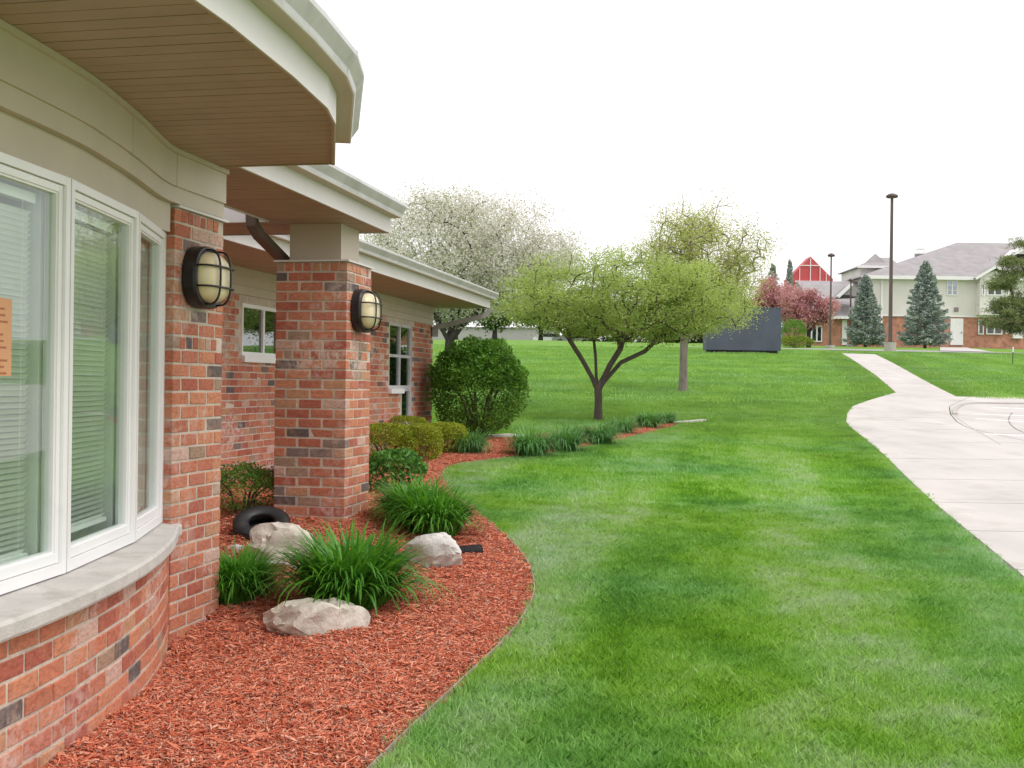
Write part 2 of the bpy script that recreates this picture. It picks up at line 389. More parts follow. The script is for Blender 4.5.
# cross drive beyond the crest and the walk to the far door
M['asphalt'] = pm('drive asphalt', (.30,.295,.29), .9, .12, .8, 30, .3)
def strip(name, ptsL, ptsR, mat, lift=.03):
    mb = MB(); n = len(ptsL); vs = []; fs = []
    for a, b in zip(ptsL, ptsR):
        for k in range(5):
            x = a[0]+(b[0]-a[0])*k/4; y_ = a[1]+(b[1]-a[1])*k/4; vs.append((x, y_, float(g(x,y_))+lift))
    for i in range(n-1):
        for k in range(4): fs.append((i*5+k, i*5+k+1, (i+1)*5+k+1, (i+1)*5+k))
    mb.add(vs, fs); return mb.build(name, mat, None, origin=(0,0,0), kind='structure')
xr = np.linspace(9, 75, 60)
strip('drive', [(x, 58.6) for x in xr], [(x, 63.5) for x in xr], M['asphalt'])
strip('door_walk', [(float(P(940,350,1).x)*Y_, Y_) for Y_ in np.linspace(64,97.7,20)], [(float(P(998,350,1).x)*Y_*(1-.0)+(-.0)-(Y_-64)*.085, Y_) for Y_ in np.linspace(64,97.7,20)], M['concrete'], .05)
# flush kerb round the pad, its painted lines and a crack in it
kp = smooth_poly([G(*p) for p in [(1040,405.5),(1000,405),(975,404.5),(961,406),(954,411),(956,419),(968,427),(985,437),(1000,446)]])
M['kerb'] = pm('kerb concrete', (.44,.415,.38), .9, .15, 3, 50, .3, dirt=((.30,.27,.24), 3, .5, .6))
def ribbon(name, pts, w, z0, z1, mat, parent=None, label=None):
    mb = MB(); path_ = []
    for i, p in enumerate(pts):
        d = (pts[min(i+1,len(pts)-1)]-pts[max(i-1,0)]); d.z = 0; d.normalize(); path_.append(((p.x,p.y,float(g(p.x,p.y))), (d.y,-d.x)))
    mb.sweep(path_, [(-w/2,z0),(w/2,z0),(w/2*.8,z1),(-w/2*.8,z1)])
    return mb.build(name, mat, parent)
ribbon('kerb', kp[:len(kp)*6//10], .12, -.05, .058, M['kerb'], path)
ribbon('kerb', kp[len(kp)*6//10-1:], .03, -.05, .031, M['kerb'], path)
M['paint'] = pm('white road paint', (.78,.77,.74), .7, .1, 5, dirt=((.5,.47,.43), 6, .5, .6))
M['crack'] = pm('crack filler', (.14,.125,.115), .8)
for a, b in [((1040,411),(992,408.5)),((1040,417.5),(972,415.5)),((1040,424.5),(975,420)),((1040,438),(985,435.5))]:
    ribbon('painted_line', [G(*a), (G(*a)+G(*b))/2, G(*b)], .10, .024, .034, M['paint'], path)
ribbon('crack', smooth_poly([G(*p) for p in [(1012,414),(1008,420),(1010,426),(1018,432),(1032,437)]],1), .02, .024, .031, M['crack'], path)
# short pieces of concrete walk behind the bed
ribbon('garden_walk', smooth_poly([G(*p) for p in [(486,438.2),(500,438.0),(516,436.8)]]), .45, -.02, .05, M['concrete']).__setitem__('kind','structure')
ribbon('garden_walk', smooth_poly([G(*p) for p in [(672,424.2),(690,423),(704,421.6)]]), .16, -.02, .05, M['concrete']).__setitem__('kind','structure')
# bed edging
M['edging'] = pm('weathered edging strip', (.30,.25,.19), .8, .35, 10)
epts = [p for p in edge]
eo = ribbon('garden_edging', epts, .009, -.04, .034, M['edging']); tag(eo, 'thin weathered edging strip curving between red mulch and lawn', 'edging')

# ---- scatter by geometry nodes
def scatter(name, pts, rot, sc, vi, variants):
    me = bpy.data.meshes.new(name); n = len(pts)
    me.vertices.add(n); me.vertices.foreach_set('co', np.asarray(pts, np.float32).ravel())
    for an, ty, key, dat in (('rot','FLOAT_VECTOR','vector',rot),('sc','FLOAT','value',sc),('vi','INT','value',vi)):
        a = me.attributes.new(an, ty, 'POINT'); a.data.foreach_set(key, np.asarray(dat, np.int32 if ty=='INT' else np.float32).ravel())
    o = bpy.data.objects.new(name, me); C.objects.link(o); o['kind'] = 'stuff'
    tr = bpy.data.node_groups.new(name+' scatter', 'GeometryNodeTree')
    tr.interface.new_socket('Geometry', in_out='INPUT', socket_type='NodeSocketGeometry'); tr.interface.new_socket('Geometry', in_out='OUTPUT', socket_type='NodeSocketGeometry')
    gi = tr.nodes.new('NodeGroupInput'); go = tr.nodes.new('NodeGroupOutput'); jn = tr.nodes.new('GeometryNodeJoinGeometry')
    def attr(nm, ty):
        a = tr.nodes.new('GeometryNodeInputNamedAttribute'); a.data_type = ty; a.inputs[0].default_value = nm; return a.outputs[0]
    ro = tr.nodes.new('FunctionNodeEulerToRotation'); tr.links.new(attr('rot','FLOAT_VECTOR'), ro.inputs[0])
    s_ = attr('sc','FLOAT'); v_ = attr('vi','INT')
    for k, ob in enumerate(variants):
        oi = tr.nodes.new('GeometryNodeObjectInfo'); oi.inputs['Object'].default_value = ob; oi.inputs['As Instance'].default_value = True
        cp = tr.nodes.new('FunctionNodeCompare'); cp.data_type = 'INT'; cp.operation = 'EQUAL'
        tr.links.new(v_, cp.inputs[2]); cp.inputs[3].default_value = k
        ip = tr.nodes.new('GeometryNodeInstanceOnPoints')
        tr.links.new(gi.outputs[0], ip.inputs['Points']); tr.links.new(cp.outputs[0], ip.inputs['Selection'])
        tr.links.new(oi.outputs['Geometry'], ip.inputs['Instance']); tr.links.new(ro.outputs[0], ip.inputs['Rotation']); tr.links.new(s_, ip.inputs['Scale'])
        tr.links.new(ip.outputs[0], jn.inputs[0])
    tr.links.new(jn.outputs[0], go.inputs[0])
    md = o.modifiers.new('scatter','NODES'); md.node_group = tr
    return o
def blade_patch(name, n, rad, h0, h1, w, lean=.6):
    r = rad*np.sqrt(rng.random(n)); a = rng.random(n)*2*np.pi; x, y_ = r*np.cos(a), r*np.sin(a)
    h = rng.uniform(h0, h1, n); la = rng.random(n)*2*np.pi; ln = h*rng.random(n)*lean; fa = rng.random(n)*np.pi
    wx, wy = np.cos(fa)*w/2, np.sin(fa)*w/2
    z0 = np.full(n,-.01)
    tip = np.stack([x+ln*np.cos(la), y_+ln*np.sin(la), h],1); md = np.stack([x+ln*.35*np.cos(la), y_+ln*.35*np.sin(la), h*.58],1)
    b0 = np.stack([x-wx,y_-wy,z0],1); b1 = np.stack([x+wx,y_+wy,z0],1); wv = np.stack([wx,wy,0*wx],1)*.85
    v = np.stack([b0,b1,md+wv,tip,md-wv],1).reshape(-1,3); i = np.arange(n)*5
    f = np.stack([i,i+1,i+2,i+3,i+4],1)
    return bpy.data.objects.new(name, np_mesh(name, v, f, M['blade'], 5))
edge_v = [blade_patch('blade_patch_edge', 45, .055, .022, .055, .0042, 1.2) for _ in range(3)]
edgeP = np.array([(p.x,p.y) for p in smooth_poly(edge,1)])
def bed_dist(x, y_): return np.sqrt(((x[:,None]-edgeP[None,:,0])**2+(y_[:,None]-edgeP[None,:,1])**2).min(1))
def path_dist(x, y_):
    xr_ = np.array([XR(t) for t in y_]); ok = (y_ < ytop) & (y_ > 3); d = np.maximum(XL(y_)-x, x-xr_)
    return np.where(ok, d, np.where(y_ >= ytop, np.hypot(np.maximum(0, np.maximum(XL(y_)-x, x-xr_)), y_-ytop), 9))
near_v = [blade_patch('blade_patch_near', 340, .19, .018, .046, .0042, 1.3) for _ in range(4)]
mid_v = [blade_patch('blade_patch_mid', 340, .36, .018, .046, .008, 1.3) for _ in range(3)]
far_v = [blade_patch('blade_patch_far', 340, .8, .02, .05, .018, 1.4) for _ in range(3)]
def lawn_points(y0, y1, sp, m0, m1=99):
    yy = np.arange(y0, y1, sp); out = []
    for y_ in yy:
        x = np.arange(-.62*y_-1.0, .62*y_+1.5, sp); out.append(np.stack([x+rng.uniform(-.5,.5,len(x))*sp, y_+rng.uniform(-.5,.5,len(x))*sp],1))
    p = np.concatenate(out); x, y_ = p[:,0], p[:,1]
    keep = ~inside(bed, x, y_)
    q = x*CT-y_*ST; s_ = x*ST+y_*CT
    keep &= ~((q < -5.0) & (s_ < 18.4))
    keep &= ~((y_ > 58.4-m0) & (y_ < 63.8+m0))
    idx = np.nonzero(keep)[0]; d = np.minimum(bed_dist(x[idx], y_[idx]), path_dist(x[idx], y_[idx])*.85)
    keep[idx[(d < m0) | (d > m1)]] = False
    p = p[keep]; return np.stack([p[:,0], p[:,1], g(p[:,0], p[:,1])],1)
A = lawn_points(3.4, 11.5, .10, .17); B = lawn_points(11.5, 27, .25, .33); D = lawn_points(27, 58.3, .60, .75)
E0 = lawn_points(3.4, 11.5, .05, .035, .20); E1 = np.concatenate([lawn_points(11.5, 27, .11, .13, .45), lawn_points(27, 58, .13, .17, .95)]); E2 = lawn_points(11.5, 25, .055, .03, .16)
for nm, pts, vr in (('lawn_grass',E0,edge_v),('lawn_grass',E2,edge_v),('lawn_grass',E1,near_v),('lawn_grass',A,near_v),('lawn_grass',B,mid_v),('lawn_grass',D,far_v)):
    n = len(pts); rot = np.zeros((n,3)); rot[:,2] = rng.random(n)*6.283
    o = scatter(nm, pts, rot, rng.uniform(.75,1.2,n), rng.integers(0,len(vr),n), vr)
    o['label'] = 'short mown green lawn grass'; o['category'] = 'grass'
# mulch chips
def chip_mat():
    m, t, b = nt('red mulch chip'); r = rand_id(t)
    gi = nn(t, 'ShaderNodeNewGeometry').outputs['Random Per Island']
    f = math_(t,'FRACT', math_(t,'ADD', math_(t,'MULTIPLY',gi,3.3), math_(t,'MULTIPLY', noise(t, 9, 2), 2)))
    c = ramp(t, f, [(0,(.34,.075,.040)),(.2,(.50,.120,.062)),(.45,(.62,.180,.095)),(.66,(.68,.25,.145)),(.84,(.72,.38,.26)),(.94,(.22,.07,.045)),(1,(.74,.50,.38))])
    t.links.new(c, b.inputs['Base Color']); b.inputs['Roughness'].default_value = .85; b.inputs['Specular IOR Level'].default_value = .2
    bump(t, b, noise(t, 120, 3, stretch=(1,1,1)), .4, .004); return m
M['chip'] = chip_mat()
def chip_patch(name, n, rad):
    mb = MB()
    for _ in range(n):
        r = rad*math.sqrt(random.random()); a = random.random()*6.283; c = Vector((r*math.cos(a), r*math.sin(a), random.uniform(.0,.028)))
        L = random.uniform(.014,.046)*random.choice((.7,1,1,1.4)); w = random.uniform(.003,.0085); h = random.uniform(.002,.005)
        yaw = random.random()*6.283; pit = random.gauss(0,.22); rol = random.gauss(0,.5)
        R = Matrix.Rotation(yaw,3,'Z') @ Matrix.Rotation(pit,3,'Y') @ Matrix.Rotation(rol,3,'X')
        t0, t1 = random.uniform(.3,1), random.uniform(.2,.9); bow = random.uniform(-.004,.006)
        pts = [(-L/2,-w*t0/2,-h/2),(0,-w/2,-h/2+bow),(L/2,-w*t1/2,-h/2),(L/2,w*t1/2,-h/2),(0,w/2,-h/2+bow),(-L/2,w*t0/2,-h/2)]
        vs = [c + R@Vector(p) for p in pts] + [c + R@Vector((p[0],p[1],p[2]+h)) for p in pts]
        mb.add(vs, [(6,7,10,11),(7,8,9,10),(0,1,7,6),(1,2,8,7),(2,3,9,8),(3,4,10,9),(4,5,11,10),(5,0,6,11)])
    me = bpy.data.meshes.new(name); me.from_pydata(mb.v, [], mb.f); me.materials.append(M['chip'])
    return bpy.data.objects.new(name, me)
chips = [chip_patch('chip_patch', 190, .15) for _ in range(5)]
cp = []
for y_ in np.arange(2.5, 22.5, .085):
    st = .085 if y_ < 11 else .12
    x = np.arange(-4.5, 4.5, st); cp.append(np.stack([x+rng.uniform(-.5,.5,len(x))*st, np.full(len(x), y_)+rng.uniform(-.04,.04,len(x))],1))
cp = np.concatenate(cp); cp = cp[inside(bed, cp[:,0], cp[:,1])]
q_ = cp[:,0]*CT-cp[:,1]*ST; s_ = cp[:,0]*ST+cp[:,1]*CT
cp = cp[(q_ > -6.3) & (cp[:,0] > -.56*cp[:,1]-.3)]; cdist = bed_dist(cp[:,0], cp[:,1]); cp = cp[cdist > .035]; cdist = cdist[cdist > .035]
n = len(cp); rot = np.zeros((n,3)); rot[:,2] = rng.random(n)*6.283; rot[:,:2] = rng.normal(0,.06,(n,2))
mc = scatter('mulch_chips', np.stack([cp[:,0],cp[:,1],g(cp[:,0],cp[:,1])+.012],1), rot, np.minimum(rng.uniform(.85,1.2,n), np.maximum(.34, cdist/.15)), rng.integers(0,5,n), chips)
mc['label'] = 'red dyed shredded wood mulch chips covering the bed'; mc['category'] = 'mulch'
# ================================================================== NEAR BUILDING
def DW(dq, ds): return (dq*CT+ds*ST, -dq*ST+ds*CT)
def yaw(dq, ds): a = DW(dq, ds); return math.atan2(a[1], a[0])
import bmesh
def brick_mesh(name, L, D, H, seed):
    r = random.Random(seed); bm = bmesh.new(); bmesh.ops.create_cube(bm, size=1)
    for v in bm.verts:
        v.co.x = v.co.x*L + r.uniform(-.0022,.0022); v.co.y = v.co.y*D + r.uniform(-.0018,.0018); v.co.z = v.co.z*H + r.uniform(-.0018,.0018)
    bmesh.ops.bevel(bm, geom=bm.edges[:], offset=.0032, segments=1, affect='EDGES')
    me = bpy.data.meshes.new(name); bm.to_mesh(me); bm.free(); me.materials.append(M['brick']); return me
BL, BD, BH, CO, JN = .1895, .092, .0665, .0794, .0137
bricks = [brick_mesh('brick', BL, BD, BH, i) for i in range(8)]
rowlocks = [brick_mesh('header_brick', .066, BD, BH, 20+i) for i in range(4)]
def put_brick(parent, q, s, z, dq, ds, pool=None):
    o = place('brick', random.choice(pool or bricks), parent, W(q+random.gauss(0,.0011)*abs(ds), s+random.gauss(0,.0011)*abs(dq), z+random.gauss(0,.0008)), yaw(dq, ds))
    if random.random() < .5: o.rotation_euler.z += math.pi
    return o
def brick_pillar(label, q0, s0, ztop, zbot, left=True):
    w = .61; q1, s1 = q0+w, s0+w
    t = thing('brick_pillar', W((q0+q1)/2, (s0+s1)/2, zbot), label, 'pillar', 'brick pillars of the entrance')
    MB().boxq(q0+.004, q1-.004, s0+.004, s1-.004, zbot-.1, ztop-.001).build('mortar', M['mortar'], t)
    n = int((ztop-zbot)/CO)+1; h = BD/2
    for k in range(n):
        z = ztop-(k+.5)*CO
        if k in (0, 9):
            for i in range(8):
                c = .033+i*(w-.066)/7
                put_brick(t, q0+c, s0+h, z, 1, 0, rowlocks)
                if 0 < i < 7: put_brick(t, q1-h, s0+c, z, 0, 1, rowlocks)
            continue
        if k % 2 == 0:
            for i in range(3):
                c = BL/2+i*(w-BL)/2; put_brick(t, q0+c, s0+h, z, 1, 0); put_brick(t, q0+c, s1-h, z, 1, 0)
            for c in (w/2-.1032, w/2+.1032):
                put_brick(t, q1-h, s0+c, z, 0, 1)
                if left: put_brick(t, q0+h, s0+c, z, 0, 1)
        else:
            for i in range(3):
                c = BL/2+i*(w-BL)/2; put_brick(t, q1-h, s0+c, z, 0, 1)
                if left: put_brick(t, q0+h, s0+c, z, 0, 1)
            for c in (w/2-.1032, w/2+.1032): put_brick(t, q0+c, s0+h, z, 1, 0); put_brick(t, q0+c, s1-h, z, 1, 0)
    return t
PQ = -3.10; PS1, PS2 = 8.594, 5.77
pil = brick_pillar('square brick pillar with beige boxed top standing free beside the boulder', PQ-.61, PS1, 2.42, .10)
MB().boxq(PQ-.628, PQ+.018, PS1-.018, PS1+.628, 2.4225, 2.437).build('cap', M['fascia'], pil)
MB().boxq(PQ-.53, PQ-.09, PS1+.08, PS1+.53, 2.437, 2.742).build('post_casing', M['beige'], pil)
MB().boxq(PQ-.155, PQ-.087, PS1+.077, PS1+.083, 2.4375, 2.741).boxq(PQ-.0905, PQ-.084, PS1+.077, PS1+.145, 2.4375, 2.741).build('corner_board', M['beige'], pil)
pl2 = brick_pillar('brick pillar joined to the curved window bay, nearest the camera', PQ-.61, PS2, 2.415, -.32, left=False)
MB().boxq(PQ-.61, PQ+.02, PS2+.015, PS2+.63, 2.4175, 2.432).build('cap', M['fascia'], pl2)

# ---------------- bay block
bay = thing('bay_building', W(-4.2, 4.0, -.1), 'near brick block with curved window bay, stone sill and brown boarded eave', 'building')
R0, QC, SC = 6.0, -8.43, 3.0
def qb(s): return QC + math.sqrt(R0*R0-(s-SC)**2)
FV = [(0.6,-2.70),(1.5,-2.60),(2.4,-2.575),(3.27,-2.60),(4.14,-2.69),(4.6,-2.785),(5.0,-2.89),(5.4,-3.01),(5.62,-3.065),(5.80,-3.078),(6.33,-3.078)]
def dense(pts, n=6):
    out = []
    P_ = [np.array(p) for p in pts]; P_ = [2*P_[0]-P_[1]] + P_ + [2*P_[-1]-P_[-2]]
    for i in range(1, len(P_)-2):
        for k in range(n):
            t = k/n; a, b, c, d = P_[i-1], P_[i], P_[i+1], P_[i+2]
            out.append(tuple(.5*((2*b)+(-a+c)*t+(2*a-5*b+4*c-d)*t*t+(-a+3*b-3*c+d)*t**3)))
    out.append(tuple(pts[-1])); return out
FD = dense(FV); fs_ = np.array([p[0] for p in FD]); fq_ = np.array([p[1] for p in FD])
def qf(s): return float(np.interp(s, fs_, fq_))
def sq_path(pts, z):                                   # (s,q) points to a sweep path with outward normals
    out = []
    for i, (s, q) in enumerate(pts):
        a = pts[max(i-1,0)]; b = pts[min(i+1,len(pts)-1)]; ds, dq = b[0]-a[0], b[1]-a[1]; L = math.hypot(ds, dq)
        out.append((W(q, s, z), DW(ds/L, -dq/L)))
    return out
# brick apron under the windows
arc = [(SC+R0*math.sin(a), QC+R0*math.cos(a)) for a in np.linspace(-.30, .4795, 60)]
MB().sweep(sq_path(arc, 0), [(-.10,-.5),(-.004,-.5),(-.004,.565),(-.10,.565)]).build('mortar', M['mortar'], bay)
da = (BL+JN)/R0
for k in range(9):
    z = .563-(k+.5)*CO; a = .4790-da/2-(da/2 if k % 2 else 0)
    if k % 2: # closer at the end
        aa = .4790-da/8-.002; put_brick(bay, QC+(R0-BD/2)*math.cos(aa), SC+(R0-BD/2)*math.sin(aa), z, -math.sin(aa), math.cos(aa), rowlocks)
    while a > (-.02 if k < 6 else .02):
        put_brick(bay, QC+(R0-BD/2)*math.cos(a), SC+(R0-BD/2)*math.sin(a), z, -math.sin(a), math.cos(a)); a -= da
# stone sill
mb = MB(); vs = []; fs = []; S_ = np.linspace(1.0, 5.86, 60)
for s in S_:
    wig = .004*mnoise.noise((s*9,0,0))
    qo = max(qb(min(s,5.83))+.055, -3.06) + wig; qi = qf(s)-.10
    e = .02*max(0,(s-5.80)/.06)
    vs += [W(qi,s,.568), W(qo-.004-e,s,.568), W(qo-e,s,.578), W(qo-e,s,.622+wig*.6), W(qo-.012-e,s,.634), W(qi,s,.650)]
for i in range(len(S_)-1):
    for j in range(6): fs.append((i*6+j, i*6+(j+1)%6, (i+1)*6+(j+1)%6, (i+1)*6+j))
fs += [tuple(range(5,-1,-1)), tuple(range((len(S_)-1)*6, len(S_)*6))]
mb.add(vs, fs).build('stone_sill', M['stone'], bay)
# windows
VV = [(1.5,-2.63),(2.39,-2.605),(3.27,-2.63),(4.143,-2.721),(5.02,-2.92),(5.765,-3.18)]
ZW0, ZW1 = .652, 2.27
class Panel:
    def __init__(s, A, B):
        s.A = A; ds, dq = B[0]-A[0], B[1]-A[1]; s.L = math.hypot(ds, dq); s.ts, s.tq = ds/s.L, dq/s.L
    def pt(s, t, d, z): return W(s.A[1]+s.tq*t+s.ts*d, s.A[0]+s.ts*t-s.tq*d, z)
    def box(s, mb, t0,t1,d0,d1,z0,z1):
        return mb.hexa([s.pt(t0,d1,z0),s.pt(t0,d0,z0),s.pt(t1,d0,z0),s.pt(t1,d1,z0),s.pt(t0,d1,z1),s.pt(t0,d0,z1),s.pt(t1,d0,z1),s.pt(t1,d1,z1)][::1])
    def ring(s, mb, t0,t1,z0,z1,w,d0,d1,wb=None):
        wb = wb or w
        s.box(mb,t0,t0+w,d0,d1,z0,z1); s.box(mb,t1-w,t1,d0,d1,z0,z1)
        s.box(mb,t0+w,t1-w,d0,d1-.001,z0,z0+wb); s.box(mb,t0+w,t1-w,d0,d1-.001,z1-w,z1); return mb
slat_cache = {}
for i in range(1, 5):
    p = Panel(VV[i], VV[i+1]); L = p.L
    wroot = p.ring(MB(), .004, L-.004, ZW0, ZW1, .035, -.06, .030, .045).build('window', M['vinyl'], bay)
    sash = p.ring(MB(), .041, L-.041, ZW0+.048, ZW1-.038, .029, -.045, .016, .04).build('sash', M['vinyl'], wroot)
    p.ring(MB(), .070, L-.070, ZW0+.088, ZW1-.067, .009, -.03, .008).build('glazing_bead', M['vinyl'], wroot)
    p.box(MB(), .071, L-.071, -.012, -.006, ZW0+.089, ZW1-.068).build('pane', M['glass'], wroot)
    p.box(MB(), L-.075, L-.012, -.34, -.061, ZW0-.02, ZW1).build('jamb_liner', M['blind'], wroot)
    if i in (2, 3, 4):
        b0, b1 = .03, L-.115; zc0, zc1 = .80 if i == 3 else .76, 2.15
        lab = {2:'pale venetian blind behind the glass pane with the orange notice', 3:'pale venetian blind in the middle bay pane, green with reflected lawn',
               4:'pale venetian blind behind the narrow end pane beside the brick pillar'}[i]
        bl = thing('venetian_blind', p.pt((b0+b1)/2, -.085, ZW0+.03), lab, 'blind', 'venetian blinds in the bay windows')
        ls = b1-b0; sm = MB(); tl = math.radians(47)
        c, sn = math.cos(tl), math.sin(tl)
        pr_ = [(-.0135,0),(-.005,.0018),(.005,.0018),(.0135,0)]
        vs = []
        for x in (-ls/2, ls/2):
            for (a, b) in pr_: vs.append((x, -(a*c-b*sn), a*sn+b*c))
        me = bpy.data.meshes.new('slat'); me.from_pydata(vs, [], [(0,1,5,4),(1,2,6,5),(2,3,7,6)]); me.materials.append(M['blind'])
        nsl = int((zc1-zc0)/.0232)
        for k in range(nsl):
            place('slat', me, bl, p.pt((b0+b1)/2, -.085+random.gauss(0,.001), zc0+k*.0232+random.gauss(0,.0006)), yaw(p.tq, p.ts), rot=(random.gauss(0,.02), 0, yaw(p.tq, p.ts)))
        p.box(MB(), b0-.01, b1+.01, -.105, -.065, zc1, zc1+.04).build('head_rail', M['blind'], bl)
        p.box(MB(), b0, b1, -.10, -.073, zc0-.03, zc0-.012).build('bottom_rail', M['blind'], bl)
        for tt in (b0+.08, b1-.08): MB().tube([p.pt(tt,-.070,zc0-.02),p.pt(tt,-.070,zc1)], .0012, 4).build('cord', M['blind'], bl)
    if i == 2:
        t1 = (3.766-VV[2][0])/p.ts
        note = thing('paper_notice', p.pt(t1-.1, -.005, 1.46), 'orange printed paper notice taped to the left bay window', 'notice')
        p.box(MB(), t1-.205, t1, -.0055, -.0042, 1.455, 1.745).build('sheet', M['paper'], note)
        mbk = MB(); zz = 1.725
        for k in range(11):
            zz -= .024
            if k in (3, 7): continue
            p.box(mbk, t1-.185, t1-random.uniform(.02,.06), -.0041, -.0036, zz, zz+.008)
        mbk.build('printed_lines', M['ink'], note)
# dark room behind the windows
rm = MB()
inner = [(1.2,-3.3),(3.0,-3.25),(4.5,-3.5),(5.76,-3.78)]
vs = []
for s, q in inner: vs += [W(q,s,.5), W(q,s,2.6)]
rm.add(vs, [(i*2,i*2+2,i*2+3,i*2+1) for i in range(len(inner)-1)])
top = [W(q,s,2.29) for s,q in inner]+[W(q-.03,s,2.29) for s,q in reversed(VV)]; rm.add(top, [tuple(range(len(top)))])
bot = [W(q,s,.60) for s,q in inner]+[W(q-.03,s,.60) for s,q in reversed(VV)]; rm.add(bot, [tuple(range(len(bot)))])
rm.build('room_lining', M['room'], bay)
# frieze bands
cur = [p for p in FD if p[0] <= 6.34]
def band(name, r0, r1, z0, z1, mat, pts=cur): return MB().sweep(sq_path(pts, 0), [(r0,z0),(r1,z0),(r1,z1),(r0,z1)]).build(name, mat, bay)
panel_pts = [p for p in cur if p[0] <= 5.76]
band('head_panel', -.12, -.040, ZW1+.004, 2.433, M['beige'], panel_pts)
band('frieze_band', -.12, .0, 2.4335, 2.523, M['beige'])
band('frieze', -.12, .014, 2.523, 2.726, M['beige'])
band('crown_trim', -.10, .034, 2.700, 2.7265, M['beige'])
# joints between frieze panels
for s in (4.9, 5.72):
    i = min(range(len(cur)), key=lambda k: abs(cur[k][0]-s)); a = cur[i]
    MB().boxq(a[1]-.02, a[1]+.0155, a[0]-.002, a[0]+.002, 2.521, 2.70).build('panel_joint', M['dspout'], bay)
# soffit boards
ED = [(0.2,-2.05),(1.0,-1.93),(2.0,-1.84),(3.0,-1.80),(3.71,-1.80),(4.38,-1.837),(4.92,-1.89),(5.23,-1.966),(6.215,-2.336)]
es = np.array([e[0] for e in ED]); eq = np.array([e[1] for e in ED])
def qe(s): return float(np.interp(s, es, eq))
ZS = 2.728; s = .9; PW = .1046
while s < 6.19:
    s2 = min(s+PW, 6.20); g_ = .0035
    a0, a1 = s+g_, s2-g_
    qi0 = qf(a0)-.03 if a0 < 5.7 else -3.72; qi1 = qf(a1)-.03 if a0 < 5.7 else -3.72
    dz = random.uniform(-.0008,.0008)
    MB().prism([W(qi0,a0)[:2], W(qe(a0)-.012,a0)[:2], W(qe(a1)-.012,a1)[:2], W(qi1,a1)[:2]], ZS+dz, ZS+.012).build('soffit_board', M['plank'], bay)
    s = s2
poly = [W(q,s)[:2] for s,q in ED]+[W(-3.72,6.215)[:2], W(-3.72,5.7)[:2]]+[W(qf(s)-.05,s)[:2] for s in (5.4,5,4.5,4,3.3,2.4,1.5,.6)]
MB().prism(poly, ZS+.0125, ZS+.02).build('soffit_backing', M['bronze'], bay)
MB().boxq(-3.72,-2.345,6.202,6.222,2.722,2.87).build('end_fascia', M['plank'], bay)
for i in range(len(ED)-1):
    a, b = ED[i], ED[i+1]; n_ = MB(); n_.sweep(sq_path([a, b], 0), [(-.010,2.718),(.010,2.718),(.010,2.868),(-.010,2.868)]).build('fascia', M['fascia'], bay)
    MB().sweep(sq_path([a, b], 0), [(-.012,2.7165),(.002,2.7165),(.002,2.7235),(-.012,2.7235)]).build('soffit_channel', M['plank'], bay)
GP = [(.0,2.870),(.092,2.870),(.100,2.876),(.106,2.900),(.138,2.945),(.145,2.956),(.145,2.980),(.135,2.980),(.135,2.962),(.0,2.957)]
off = []
def gutter(parent, pts, name='gutter', prof=GP):
    o = MB().sweep(sq_path(pts, 0), prof).build(name, M['gutter'], parent)
    MB().sweep(sq_path(pts, 0), [(.002,2.8665),(.089,2.8665),(.089,2.8695),(.002,2.8695)]).build('gutter_underside', M['beige'], o)
    MB().sweep(sq_path(pts, 0), [(.089,2.866),(.098,2.866),(.102,2.8745),(.089,2.8745)]).build('drip_edge', M['fascia'], o)
    return o
pts_g = ED[:-1]+[(6.30,-2.368)]
go_ = gutter(bay, pts_g)
for (a, b) in ((4.92,-1.89),(3.9,-1.815)): pass
for s in (3.9, 4.915):                                  # seam straps on the gutter
    q = qe(s); MB().sweep(sq_path([(s-.008,qe(s-.008)),(s+.008,qe(s+.008))],0), [(.088,2.8655),(.1025,2.8735),(.1085,2.899),(.1405,2.944),(.1475,2.956),(.1475,2.982),(.14,2.982),(.095,2.90)]).build('gutter_seam', M['gutter'], go_)
roofp = [W(q+.11,s)[:2] for s,q in ED]+[W(-2.3,6.25)[:2], W(-9,6.25)[:2], W(-9,0)[:2]]
MB().prism(roofp, 2.9575, 2.975).build('roof', M['shingle'], bay)
MB().prism([W(q-.02,s)[:2] for s,q in ED]+[W(-9,6.20)[:2], W(-9,0.2)[:2]], 2.75, 2.957).build('roof_deck', M['bronze'], bay)
# side wall behind the near pillar
MB().boxq(-9,-3.705,6.20,6.36,-.4,2.72).build('side_wall', M['mortar'], bay)
sw = MB()
for k in range(32):
    z = 2.415-(k+.5)*CO
    for i in range(9):
        q = -3.72-(i+.5+(.5 if k%2 else 0))*(BL+JN)
        sw.boxq(q-BL/2,q+BL/2,6.30,6.367,z-BH/2,z+BH/2)
sw.build('brick_courses', M['brick'], bay, kind='stuff')
MB().boxq(-9,-3.8,.5,.6,-.4,2.7).boxq(-9,-8.9,.6,6.2,-.4,2.7).build('rear_wall', M['mortar'], bay)

